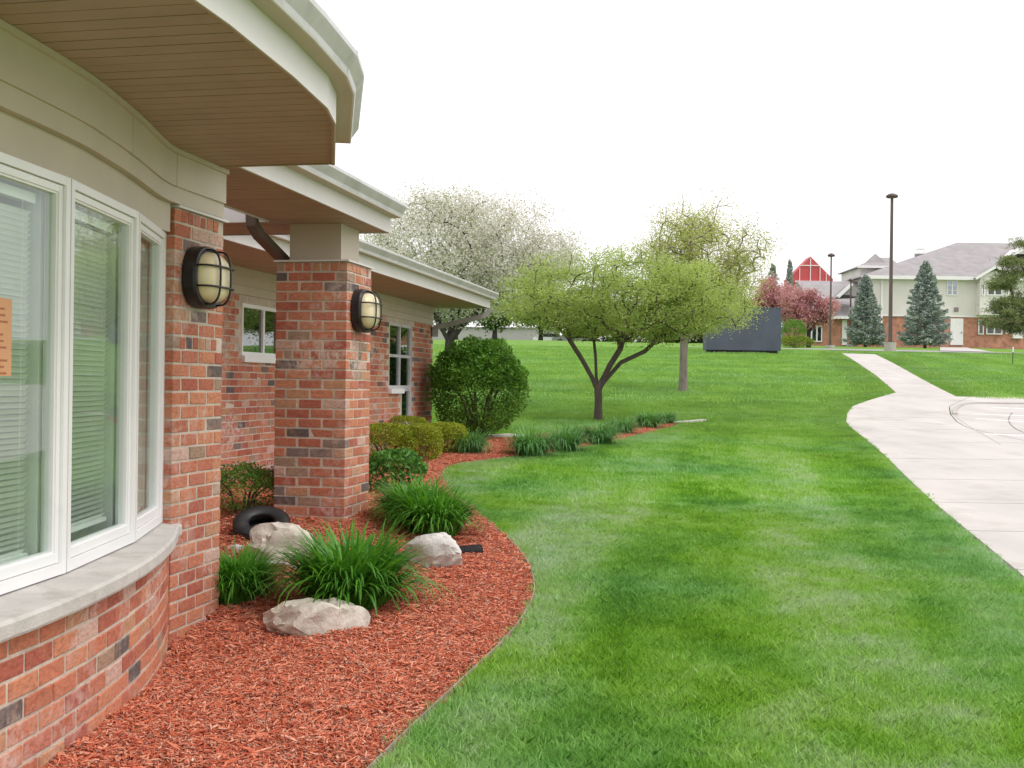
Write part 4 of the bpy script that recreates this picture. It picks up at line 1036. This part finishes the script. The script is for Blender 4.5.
E = lambda u, v, Y, w, h, d, wgt: (tuple(P(u,v,Y)), (w/F*Y, d, h/F*Y), wgt)
sc1 = Y1/23.0
lm = [(offs(b1,(0,0,.25),(.0,0,.45),(-.01,0,.62)), -1), (offs(b1,(-.12,.02,.85),(-.32,.0,1.20),(-.60,-.05,1.62),(-.85,0,1.9)), 2), (offs(b1,(-.04,.1,.9),(-.05,.22,1.3),(-.1,.3,1.8)), 2),
      (offs(b1,(.09,-.02,.85),(.22,-.05,1.12),(.42,-.1,1.45)), 2), (offs(b1,(.12,.05,.80),(.45,.1,1.18),(.95,.15,1.42)), 2)]
tree('ornamental_tree', 'light green spreading ornamental tree standing among the far daylilies', b1, lm,
     [E(600,290,Y1,98,46,1.6,1.0), E(548,303,Y1,52,36,1.1,.5), E(655,298,Y1-.1,82,46,1.4,.8), E(700,306,Y1-.2,58,36,.9,.55), E(640,325,Y1,100,16,1.2,.35)], 640,
     [('crown', M['leaf1'], 62, (.18,.18,.055), .046, .55, 1, .45)], M['bark'], .0046, .40, .12, seed=4, flat=.4)
b2 = at(683,392,.0); Y2 = b2.y
lm = [(offs(b2,(0,0,.5),(.0,0,1.0),(.01,0,1.35)), -1), (offs(b2,(-.3,.05,1.8),(-.6,0,2.6)), 2), (offs(b2,(.1,.2,1.9),(.15,.2,2.9),(.2,.2,3.8)), 2), (offs(b2,(.5,0,1.8),(1.1,-.1,2.5)), 2), (offs(b2,(.35,-.3,2.0),(.9,-.4,3.0)), 2)]
tree('olive_tree', 'taller olive green tree with ragged top behind the ornamental tree', b2, lm,
     [E(700,268,Y2,58,52,1.5,1.0), E(690,236,Y2,42,26,1.0,.35), E(735,285,Y2,30,36,.8,.3), E(655,262,Y2,30,30,.8,.2), E(745,250,Y2,24,28,.5,.10), E(700,218,Y2,56,26,.8,.12), E(755,262,Y2,22,34,.6,.08), E(700,300,Y2,62,28,1.2,.5)], 520,
     [('crown', M['leaf2'], 44, (.22,.22,.17), .054, .5, 1, .8)], M['bark_grey'], .0066, .40, .10, seed=9)
Y3 = 29.0; bw = P(448,384,Y3); bw = Vector((bw.x, bw.y, float(g(bw.x,bw.y))))
lm = [(offs(bw,(0,0,.6),(.02,0,1.05),(.03,0,1.3)), -1), (offs(bw,(-.25,0,1.75),(-.6,.0,2.4),(-1.2,0,3.1)), 2), (offs(bw,(.15,.05,1.7),(.35,.1,2.4),(.8,.1,3.2)), 2), (offs(bw,(.05,.3,1.9),(.1,.5,2.8),(.2,.5,4.0)), 2), (offs(bw,(.35,-.1,1.7),(.9,-.1,2.2),(1.7,-.1,2.7)), 2)]
tree('blossoming_crabapple', 'white blossoming crabapple tree with dark forked trunk behind the wing', bw, lm,
     [E(450,255,Y3,92,60,1.9,1.0), E(515,262,Y3,56,48,1.4,.5), E(400,262,Y3,48,50,1.3,.35), E(470,218,Y3,80,28,1.2,.3), E(500,295,Y3,60,24,1.2,.25), E(545,270,Y3,40,34,1.0,.25), E(420,300,Y3,44,24,1.2,.3), E(440,205,Y3,60,18,1.0,.10), E(560,250,Y3,30,30,.8,.08)], 520,
     [('blossom', M['blossom'], 76, (.22,.22,.16), .058, .8, .75, .9), ('crown', M['leafw'], 34, (.24,.24,.18), .054, .55, .9, .8)], M['bark_mid'], .0042, .49, .10, seed=12)

def spruce(label, u, vb, vt, wpx, Y, seed, n=15000):
    r = np.random.default_rng(seed); b = P(u, vb, Y); b.z = float(g(b.x,b.y)); H = P(u, vt, Y).z-b.z; Rm = wpx/2/F*Y
    t = thing('spruce_tree', b, label, 'tree', 'blue spruces before the far building')
    MB().tube([b-Vector((0,0,.2)), b+Vector((0,0,H*.5)), b+Vector((0,0,H*.99))], [.13,.08,.012], 7).build('trunk', M['bark'], t)
    P_ = []; O_ = []
    nbr = 170; per = n//nbr
    for i in range(nbr):
        f = ((i+.5)/nbr)**1.25; z = .07*H+f*.92*H; L = Rm*(1-f)**.72*(.70+.45*r.random())+.10
        if f < .05: L *= .8
        a = i*2.399+r.normal()*.2; tt = np.sqrt(r.random(per)); k = tt*L
        lat = r.normal(size=per)*.34*(L*.6+.15)*(1.15-tt); dz = -.22*k*(1-f)+.12*(tt**3)*L+r.normal(size=per)*.07
        x = k*math.cos(a)-lat*math.sin(a); y_ = k*math.sin(a)+lat*math.cos(a)
        P_.append(np.stack([b.x+x,b.y+y_,b.z+z+dz],1)); o = np.stack([np.full(per,math.cos(a)),np.full(per,math.sin(a)),np.full(per,.05)],1); O_.append(o)
    leaf_obj('crown', np.concatenate(P_), .24, .42, M['needle'], t, .6, np.concatenate(O_), 1.3)
spruce('smaller blue spruce left of the tall lamp post', 865, 346, 276, 41, 88, 5)
spruce('larger blue spruce right of the tall lamp post', 925, 347, 262, 50, 86, 6, 17000)
spruce('slim dark spruce tip far off beside the red gable', 789, 335, 260, 16, 118, 7, 5000)
spruce('dim spruce far off behind the purple plum trees', 772, 335, 264, 30, 122, 8, 6000)
bp = P(1052,384,62); bp = Vector((bp.x,bp.y,float(g(bp.x,bp.y))))
lm = [(offs(bp,(0,0,1.0),(.05,0,2.5),(.0,0,4.0),(-.05,0,5.5),(0,0,7.0)), -1)]
el_ = []
for (u,v,w,h) in [(1012,262,14,5),(1000,285,18,5),(1012,303,24,5),(1004,322,20,6),(1020,328,22,6),(1030,272,20,6),(1025,245,14,6),(1018,312,16,5),(1038,290,24,30),(1034,318,22,14),(1008,275,14,6),(1000,312,14,5),(1060,260,40,40),(1060,310,40,30),(990,322,8,4)]:
    el_.append(E(u,v,62,w,h,.9,w))
tree('pine_tree', 'dark green pine whose branches reach in at the right edge', bp, lm, el_, 260, [('crown', M['pine'], 70, (.22,.22,.10), .22, .16, 1, .9)], M['bark'], .012, .42, .06, seed=3)
def plum(label, u, v, Y, ell, seed):
    b = P(u, 384, Y); b = Vector((b.x,b.y,float(g(b.x,b.y)))); lm = [(offs(b,(0,0,.5),(0,0,1.1)), -1), (offs(b,(-.5,0,1.8),(-1.0,0,2.4)), 1), (offs(b,(.5,0,1.8),(1.1,0,2.3)), 1), (offs(b,(0,.3,2.0),(.1,.3,2.9)), 1)]
    tree('plum_tree', label, b, lm, ell, 130, [('crown', M['plum'], 60, (.24,.24,.20), .16, .55, 1, .9)], M['bark_dark'], .012, .45, .1, seed=seed, group='purple plum trees before the far building')
plum('purple leaved plum tree just above the dark sign', 771, 340, 84, [E(772,297,84,16,20,1.4,1.0), E(768,312,84,14,12,1.2,.4)], 21)
plum('wider purple leaved plum tree left of the slim lamp post', 808, 340, 80, [E(799,303,80,20,18,1.5,1.0), E(822,312,80,16,14,1.4,.6), E(800,318,80,24,10,1.4,.5)], 22)
bs = P(795,384,70); bs = Vector((bs.x,bs.y,float(g(bs.x,bs.y))))
M['juniper'] = leaf_mat('yellow juniper', [(.10,.16,.015),(.19,.27,.02),(.30,.38,.03)], .2, 1)
shrub('spreading_juniper', 'yellow green spreading juniper beside the dark sign', bs, 1.15, .9, .75, 2600, .16, .25, M['juniper'], stems=5, zs=.4)
bs2 = P(793,384,73); bs2 = Vector((bs2.x,bs2.y,float(g(bs2.x,bs2.y))))
shrub('tall_shrub', 'olive green upright shrub behind the spreading juniper', bs2, .85, .8, 1.9, 3000, .13, .35, M['spirea'], stems=6, bumpy=.25)
def bgtree(label, u, v, Y, w, h, seed, mat='bgleaf'):
    b = P(u, 384, Y); b = Vector((b.x,b.y,float(g(b.x,b.y)))); tz = P(u,v,Y).z-b.z
    lm = [(offs(b,(0,0,tz*.25),(0,0,tz*.45)), -1), (offs(b,(-.4,0,tz*.7),), 1), (offs(b,(.4,0,tz*.7),), 1)]
    tree('background_tree', label, b, lm, [E(u,v,Y,w,h,w/F*Y,1.0)], 90, [('crown', M[mat], 40, (.4,.4,.3), .28, .6, 1, .9)], M['bark_dark'], .02, .45, .1, seed=seed, group='trees far behind the lawn')
bgtree('small round tree beyond the lawn right of the crabapple', 494, 314, 100, 20, 14, 31)
bgtree('hazy tree beyond the lawn between crabapple and ornamental tree', 540, 312, 118, 26, 18, 32)
bgtree('hazy tree beyond the lawn behind the ornamental tree', 590, 306, 120, 30, 20, 33)
bgtree('far tree beyond the lawn left of the parked cars', 455, 312, 110, 22, 14, 34)

for i, (u, v, w, h, Y_, lab) in enumerate([(400,318,24,14,112,'far tree beyond the lawn at the left end of the row'),(625,318,30,16,120,'far tree beyond the lawn behind the ornamental trunk'),
        (660,322,30,16,116,'far tree beyond the lawn between the two trunks'),(700,318,34,18,124,'far tree beyond the lawn just left of the dark sign'),(742,312,26,18,126,'far tree beyond the lawn directly behind the dark sign')]):
    bgtree(lab, u, v, Y_, w, h, 40+i)

for i, (u, w, Y_, lab) in enumerate([(595,30,126,'low far hedge right of the parked cars'),(648,32,127,'low far hedge seen between the two tree trunks'),(690,26,127,'low far hedge left of the dark sign')]):
    b_ = P(u,384,Y_); b_ = Vector((b_.x,b_.y,float(g(b_.x,b_.y))))
    shrub('far_hedge', lab, b_, w/F*Y_, 1.2, 2.6, 7000, .36, .6, M['bgleaf'], 3.0, stems=3, group='far hedges past the lawn')
# ================================================================== FAR THINGS
M['cream_siding'] = pm('cream siding', (.74,.72,.68), .7, .05, .6)
M['farbrick'] = pm('distant brick', (.46,.215,.15), .9, .35, 2.5, dirt=((.50,.28,.18), 1.4, .5, .5))
M['white'] = pm('white trim', (.80,.80,.79), .5, .04)
M['roofgrey'] = pm('distant grey shingle', (.31,.295,.295), .9, .12, 1.2, 3, .4)
M['bluepane'] = glass_mat('blue window pane', .25, (.35,.5,.65), 1.0)
M['red'] = pm('red metal gable', (.52,.07,.075), .5, .08, .5)
M['slate'] = pm('slate blue sign paint', (.066,.080,.115), .55, .15, 1.5, dirt=((.09,.095,.10), 1.2, .55, .4))
M['polebrown'] = pm('brown pole paint', (.10,.065,.06), .5, .1)
M['polegrey'] = pm('grey lens', (.22,.19,.18), .4, .1)
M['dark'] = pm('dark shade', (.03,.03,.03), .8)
def rect(mb, u0, u1, v0, v1, Y, depth, front=0.0):
    a = P(u0, v0, Y); b = P(u1, v1, Y); um = (u0+u1)/2; zt = P(um, v0, Y).z; zb = P(um, v1, Y).z
    return mb.box(a.x, b.x, Y-front, Y+depth, zb, zt)
FY = 98.0
gz = float(g(P(950,345,FY).x, FY))
far = thing('two_storey_house', Vector((P(960,345,FY).x, FY, gz)), 'two storey building, cream siding above red brick, with grey hip roof', 'building')
x0, x1 = P(868,300,FY).x, P(1090,300,FY).x; zb = P(960,316.5,FY).z; ze = P(960,277.5,FY).z
MB().box(x0, x1, FY, FY+15, gz-.6, zb).build('brick_storey', M['farbrick'], far)
MB().box(x0-.06, x1, FY-.08, FY+15, zb+.08, ze).build('siding_storey', M['cream_siding'], far)
MB().box(x0-.1, x1, FY-.13, FY+15.05, zb-.06, zb+.079).build('band_course', M['white'], far)
for k in range(24):
    z_ = zb+.12+k*(ze-zb-.2)/24; MB().box(x0-.05, x1, FY-.095, FY-.081, z_+.02, z_+.12).build('lap_board', M['cream_siding'], far)
xe = P(861,277,FY).x; xr0 = P(957,242,106).x; zr = P(957,242.5,106).z
mb = MB(); mb.add([(xe,FY-.7,ze-.02),(x1+1,FY-.7,ze-.02),(x1+1,FY+8,zr),(xr0,FY+8,zr),(xe,FY+16,ze-.02),(x1+1,FY+16,ze-.02)], [(0,1,2,3),(0,3,4),(3,2,5,4),(1,5,2),(0,4,5,1)]).build('roof', M['roofgrey'], far)
MB().box(xe, x1+1, FY-.78, FY-.701, ze-.28, ze+.02).build('gutter', M['white'], far)
MB().box(xe, x1+1, FY-.70, FY-.081, ze-.12, ze-.03).build('soffit', M['white'], far)
def fwin(u0,u1,v0,v1,nc=1,nr=1,mat='darkglass',Y=None,par=None):
    Y = Y or FY-.1; par = par or far; f = MB(); a = P(u0,(v0+v1)/2,Y).x; b = P(u1,(v0+v1)/2,Y).x; z0 = P((u0+u1)/2,v1,Y).z; z1 = P((u0+u1)/2,v0,Y).z; t = .09
    f.box(a,a+t,Y-.08,Y,z0,z1); f.box(b-t,b,Y-.08,Y,z0,z1); f.box(a+t,b-t,Y-.079,Y,z0,z0+t); f.box(a+t,b-t,Y-.079,Y,z1-t,z1)
    for i in range(1,nc): c = a+(b-a)*i/nc; f.box(c-.06,c+.06,Y-.078,Y,z0+t,z1-t)
    for i in range(1,nr): c = z0+(z1-z0)*i/nr; f.box(a+t,b-t,Y-.072,Y,c-.02,c+.02)
    o = f.build('window', M['white'], par)
    for i in range(nc):
        p_, q_ = a+(b-a)*i/nc, a+(b-a)*(i+1)/nc
        MB().box(p_+.02,q_-.02,Y-.05,Y-.045,z0+.02,z1-.02).build('pane', M[mat], o); 
    MB().box(a+.02,b-.02,Y-.03,Y-.02,z0+.02,z1-.02).build('window_back', M['room'], o)
    return o
fwin(946.5,957.5,280,295.5,2,3,'bluepane')
# gabled bay upstairs
ga, gb_ = P(980,290,FY-1).x, P(1009.5,290,FY-1).x; gc = (ga+gb_)/2; zg = P(995,267.5,FY-1).z
m_ = MB(); m_.add([(ga,FY-1,zb+.1),(gb_,FY-1,zb+.1),(gb_,FY-1,ze),(gc,FY-1,zg-.25),(ga,FY-1,ze),(ga,FY-.085,zb+.1),(gb_,FY-.085,zb+.1),(gb_,FY-.085,ze),(gc,FY-.085,zg-.25),(ga,FY-.085,ze)],
    [(0,1,2,3,4),(9,8,7,6,5),(0,5,6,1),(1,6,7,2),(0,4,9,5)]).build('bay_gable', M['cream_siding'], far)
for sgn in (-1,1):
    e_ = ga-.5 if sgn < 0 else gb_+.5
    MB().hexa([(e_,FY-1.3,ze-.28),(gc,FY-1.3,zg-.02),(gc,FY+3,zg-.02),(e_,FY+3,ze-.28),(e_,FY-1.3,ze-.12),(gc,FY-1.3,zg+.14),(gc,FY+3,zg+.14),(e_,FY+3,ze-.12)] if sgn < 0 else
              [(gc+.001,FY-1.3,zg-.02),(e_,FY-1.3,ze-.28),(e_,FY+3,ze-.28),(gc+.001,FY+3,zg-.02),(gc+.001,FY-1.3,zg+.14),(e_,FY-1.3,ze-.12),(e_,FY+3,ze-.12),(gc+.001,FY+3,zg+.14)]).build('gable_roof', M['roofgrey'], far)
    MB().bar((e_,FY-1.32,ze-.20),(gc,FY-1.32,zg+.06),.05,.22,(0,0,1)).build('rake_board', M['white'], far)
fwin(981.5,984.5,283,295.5,1,1,Y=FY-1.02); fwin(987,1002,281.5,295.5,2,2,Y=FY-1.02); fwin(1005.5,1008.5,283,295.5,1,1,Y=FY-1.02)
m_ = MB(); rect(m_, 950.2, 962.6, 318.5, 345, FY, .0, .10); m_.build('door', M['white'], far)
m_ = MB(); rect(m_, 961.0, 961.9, 332, 333.2, FY-.1, 0, .06); m_.build('door_knob', M['polegrey'], far)
fwin(978,983.5,319.5,334.5,1,1); fwin(986,1002,319,334.5,2,1); fwin(1005.5,1008.5,319.5,334,1,1)
m_ = MB(); rect(m_, 1012, 1021.5, 327.5, 338.5, FY, 0, .25); m_.build('air_unit', M['white'], far)
m_ = MB(); rect(m_, 954, 958, 307.5, 311.5, FY-.08, 0, .12); m_.build('wall_vent', M['polegrey'], far)
m_ = MB(); rect(m_, 880.9, 881.9, 279, 341, FY-.1, 0, .10); m_.bar(tuple(P(881.4,340,FY-.2)), tuple(P(885,346,FY-.8)), .1, .1); m_.build('downspout', M['white'], far)
m_ = MB(); cY = 104; rect(m_, 918, 926, 254, 266, cY, .9, 0); ch = m_.build('chimney', M['roofgrey'], far)
m_ = MB(); rect(m_, 917.4, 926.6, 252.3, 253.9, cY-.05, 1.0); rect(m_, 919, 925, 248, 249.2, cY, .8); rect(m_, 919, 919.8, 249.2, 252.3, cY, .1); rect(m_, 924.2, 925, 249.2, 252.3, cY, .1); m_.build('chimney_cap', M['white'], far)
m_ = MB(); a = P(1014,254,FY+2); b = P(1030,245,FY+2); c = P(1046,254,FY+2)
m_.add([a,c,b,a+Vector((0,4,0)),c+Vector((0,4,0)),b+Vector((0,4,0))], [(0,1,2),(0,2,5,3),(1,4,5,2),(3,5,4)]).build('dormer', M['cream_siding'], far)
m_ = MB(); m_.bar(a-Vector((.2,.15,.05)), b-Vector((0,.15,0)), .3,.3).bar(b-Vector((0,.15,0)), c+Vector((.2,-.15,-.05)), .3,.3).build('rake_board', M['white'], far)
# small hipped block behind its left end
m_ = MB(); rect(m_, 860, 897, 268, 280, 106, 6); ub = m_.build('clerestory', M['cream_siding'], far)
a, b, c, d = P(858,267,105.4), P(902,267,105.4), P(878,257.5,109), P(890,257.5,109)
m_ = MB(); m_.add([a,b,d,c,a+Vector((0,7.2,0)),b+Vector((0,7.2,0))], [(0,1,2,3),(0,3,4),(3,2,5,4),(1,5,2),(0,4,5,1)]).build('clerestory_roof', M['roofgrey'], far)
m_ = MB(); rect(m_, 857.5, 902.5, 265.6, 268, 105.3, .05); m_.build('clerestory_fascia', M['white'], far)
m_ = MB(); q0 = P(873,262,107); m_.add([q0+Vector((-.6,0,-.2)),q0+Vector((1.4,0,-.2)),q0+Vector((.4,.6,.9)),q0+Vector((-.6,1.5,-.2)),q0+Vector((1.4,1.5,-.2))],[(0,1,2),(0,2,3),(1,4,2),(3,2,4),(0,3,4,1)]).build('roof_vent', M['roofgrey'], far)
# lower link block with sloping roof
LY = 94.0; lg = float(g(P(820,345,LY).x, LY))
lk = thing('link_house', Vector((P(822,345,LY).x, LY, lg)), 'low brick block with broad grey roof behind the purple plum tree', 'building')
xa, xb = P(795,330,LY).x, P(866,330,LY).x; zt = P(822,316.5,LY).z
MB().box(xa, xb, LY, LY+3.9, lg-.5, zt).build('wall', M['farbrick'], lk)
zr_ = P(822,281,LY+7).z
m_ = MB(); m_.add([(xa-.5,LY-.6,zt-.05),(xb+.3,LY-.6,zt-.05),(xb+.3,LY+3.95,zt+(zr_-zt)*.6),(xa-.5,LY+3.95,zt+(zr_-zt)*.6),(xa-.5,LY-.6,zt-.15),(xb+.3,LY-.6,zt-.15),(xb+.3,LY+3.95,zt-.15),(xa-.5,LY+3.95,zt-.15)],
   [(0,1,2,3),(7,6,5,4),(0,4,5,1),(1,5,6,2),(2,6,7,3),(3,7,4,0)]).build('roof', M['roofgrey'], lk)
yy = LY+3.95
xl2 = P(797,281,LY+7).x; xr2 = P(857,281,LY+7).x
MB().hexa([(xl2,yy,zt),(xr2,yy,zt),(xr2,yy+6,zt),(xl2,yy+6,zt),(xl2,yy+.02,zt+(zr_-zt)*.6),(xr2,yy+.02,zt+(zr_-zt)*.6),(xr2,yy+3.1,zr_),(xl2,yy+3.1,zr_)]).build('upper_roof', M['roofgrey'], lk)
MB().box(xa-.5, xb+.3, LY-.66, LY-.601, zt-.22, zt+.0).build('fascia', M['white'], lk)
fwin(806,822,325.5,342,3,1,'bluepane',LY-.02,lk)
m_ = MB(); rect(m_, 842, 846.5, 320, 345, LY, 0, .08); m_.build('door', M['white'], lk)
p_, r_, q_ = P(838,297,LY-.8), P(852,284,LY-.8), P(864,296,LY-.8)
m_ = MB(); m_.bar(p_, r_, .3, .22).build('porch_rake', M['white'], lk)
m_ = MB(); m_.add([p_,r_,q_,p_+Vector((0,2.5,0)),r_+Vector((0,2.5,0)),q_+Vector((0,2.5,0))],[(0,2,1),(0,1,4,3),(1,2,5,4),(3,4,5)]).build('porch_gable', M['roofgrey'], lk)
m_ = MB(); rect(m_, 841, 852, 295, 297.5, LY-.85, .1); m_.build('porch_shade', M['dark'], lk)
# red gabled hall far behind
RY = 128.0; rg = float(g(P(810,300,RY).x, RY))
rh = thing('red_gable_hall', Vector((P(810,300,RY).x, RY, rg)), 'far hall with steep bright red gable divided by white ribs', 'building')
A_, B_, T_ = P(788,279,RY), P(833,279,RY), P(810.6,256.5,RY)
MB().add([(A_.x,RY,rg),(B_.x,RY,rg),(B_.x,RY,B_.z),(T_.x,RY,T_.z),(A_.x,RY,A_.z),(A_.x,RY+2,rg),(B_.x,RY+2,rg),(B_.x,RY+2,B_.z),(T_.x,RY+2,T_.z),(A_.x,RY+2,A_.z)],
    [(0,1,2,3,4),(9,8,7,6,5),(1,6,7,2),(2,7,8,3),(3,8,9,4),(4,9,5,0)]).build('gable', M['red'], rh)
for u, v0 in ((799.5,268.5),(810.2,258.5),(819.8,266),(826,273)):
    m_ = MB(); rect(m_, u-.18, u+.18, v0, 284, RY, 0, .12); m_.build('rib', M['white'], rh)
m_ = MB(); rect(m_, 800.5, 820.5, 265.2, 266, RY, 0, .10); m_.build('cross_rib', M['white'], rh)
m_ = MB(); rect(m_, 795, 829, 281, 282.6, RY, 0, .2); m_.build('sill_band', M['white'], rh)
# grey low building and cars past the crest
gb2 = Vector((P(490,340,165).x, 165, float(g(P(490,340,165).x,165))))
gh = thing('grey_hall', gb2, 'long low grey building far beyond the lawn', 'building')
MB().box(P(405,330,165).x, P(560,330,165).x, 165, 177, gb2.z-1, P(490,328,165).z).build('wall', pm('far grey wall', (.36,.35,.35), .9, .06, .3), gh)
MB().box(P(404,330,165).x, P(561,330,165).x, 164.8, 177.2, P(490,328,165).z, P(490,327,165).z).build('roof_edge', M['roofgrey'], gh)
def car(label, u, Y, paint, flip=1):
    b = P(u,340,Y); b.z = float(g(b.x,b.y)); t = thing('parked_car', b, label, 'car', 'cars parked past the crest of the lawn')
    pf = [(-2.2,.35),(2.15,.35),(2.2,.75),(1.3,.92),(.65,1.42),(-1.1,1.45),(-1.9,1.0),(-2.2,.9)]
    def ext(pr, w, name, mat):
        n = len(pr); vs = [(b.x+flip*x, b.y-w, b.z+z) for x,z in pr]+[(b.x+flip*x, b.y+w, b.z+z) for x,z in pr]
        MB().add(vs, [tuple(range(n)), tuple(range(2*n-1,n-1,-1))]+[(i,n+i,n+(i+1)%n,(i+1)%n) for i in range(n)]).build(name, mat, t)
    ext(pf, .88, 'body', paint); ext([(1.1,.95),(.58,1.36),(-1.02,1.38),(-1.6,1.0)], .90, 'side_glass', M['dark'])
    for x in (-1.35,1.35):
        for y_ in (-.82,.82):
            MB().tube([(b.x+x,b.y+y_-.1,b.z+.33),(b.x+x,b.y+y_+.1,b.z+.33)], .33, 14).build('wheel', M['rubber'], t)
M['carwhite'] = pm('white car paint', (.75,.76,.78), .25, .02); M['carred'] = pm('red car paint', (.35,.04,.04), .25, .02)
M['carsilver'] = pm('silver car paint', (.50,.52,.55), .25, .02)
car('white car parked leftmost past the crest of the lawn', 552, 128, M['carwhite'])
car('silver car parked rightmost past the crest beside the ornamental tree', 572, 122, M['carsilver'], -1)
car('red car parked behind the two pale cars past the crest', 566, 136, M['carred'])
# monument sign
sg = G(742,353.5); w2 = 38/F*sg.y; sz = P(742,308,sg.y).z-sg.z
sign = thing('monument_sign', sg, 'blank slate blue back of a large boxy sign on the lawn crest', 'sign')
def sbox(mb, x0,x1,y0,y1,z0,z1):
    an = math.radians(6); c, s_ = math.cos(an), math.sin(an); R_ = lambda x,y_,z: (sg.x+x*c-y_*s_, sg.y+x*s_+y_*c, sg.z+z)
    return mb.hexa([R_(x0,y0,z0),R_(x1,y0,z0),R_(x1,y1,z0),R_(x0,y1,z0),R_(x0,y0,z1),R_(x1,y0,z1),R_(x1,y1,z1),R_(x0,y1,z1)])
sbox(MB(), -w2, w2, -.25, .35, .14, sz).build('cabinet', M['slate'], sign)
sbox(MB(), -w2*.93, w2*.93, -.16, .26, -.3, .14).build('shadow_plinth', M['dark'], sign)  # set-back base, coloured near black for the shadow gap under the cabinet
sbox(MB(), -w2-.015, w2+.015, -.265, .365, sz, sz+.04).build('top_cap', M['slate'], sign)
# lamp posts
def lamp(label, u, vt, Y, rw, head, base_h=.5):
    b = P(u, 350, Y); b.z = float(g(b.x,b.y)); zt = P(u, vt, Y).z
    t = thing('lamp_post', b, label, 'lamp post', 'brown parking lot lamp posts')
    MB().tube([b-Vector((0,0,.3)), b+Vector((0,0,base_h))], [.30,.30], 18).build('footing', M['kerb'], t)
    MB().box(b.x-.17,b.x+.17,b.y-.17,b.y+.17,b.z+base_h,b.z+base_h+.03).build('base_plate', M['polebrown'], t)
    MB().hexa([(b.x+sx*rw, b.y+sy*rw, b.z+base_h+.03) for sx,sy in ((-1,-1),(1,-1),(1,1),(-1,1))]+[(b.x+sx*rw*.7, b.y+sy*rw*.7, zt-.12) for sx,sy in ((-1,-1),(1,-1),(1,1),(-1,1))]).build('pole', M['polebrown'], t)
    m_ = MB(); pts = [b.xy.to_3d()+Vector((0,0,z)) for z in (zt-.14,zt-.08,zt-.02,zt+.05,zt+.09)]
    m_.tube(pts, [head*.9,head*1.0,head*.95,head*.6,head*.12], 20).build('lamp_head', M['polebrown'], t, smooth=True)
    MB().tube([pts[0]-Vector((0,0,.02)), pts[0]+Vector((0,0,.03))], head*.5, 16).build('lens', M['polegrey'], t)
lamp('tallest brown lamp post, by the top of the concrete walk', 890, 195, 58.2, .082, .31)
lamp('slim lamp post in front of the red gable', 830, 254.5, 76, .058, .25, .2)
lamp('shortest lamp post, half hidden by the smaller spruce', 850, 279.5, 90.5, .065, .22, .2)
# marker stake in the right lawn
k0 = G(1012.5,365); st_ = thing('marker_stake', k0, 'thin dark marker stake with white top in the right lawn', 'stake')
hh = 18/F*k0.y
MB().tube([k0-Vector((0,0,.1)), k0+Vector((.01,0,hh*.72))], .016, 8).build('rod', M['black'], st_)
MB().tube([k0+Vector((.01,0,hh*.72)), k0+Vector((.012,0,hh))], .03, 10).build('cap', M['white'], st_)
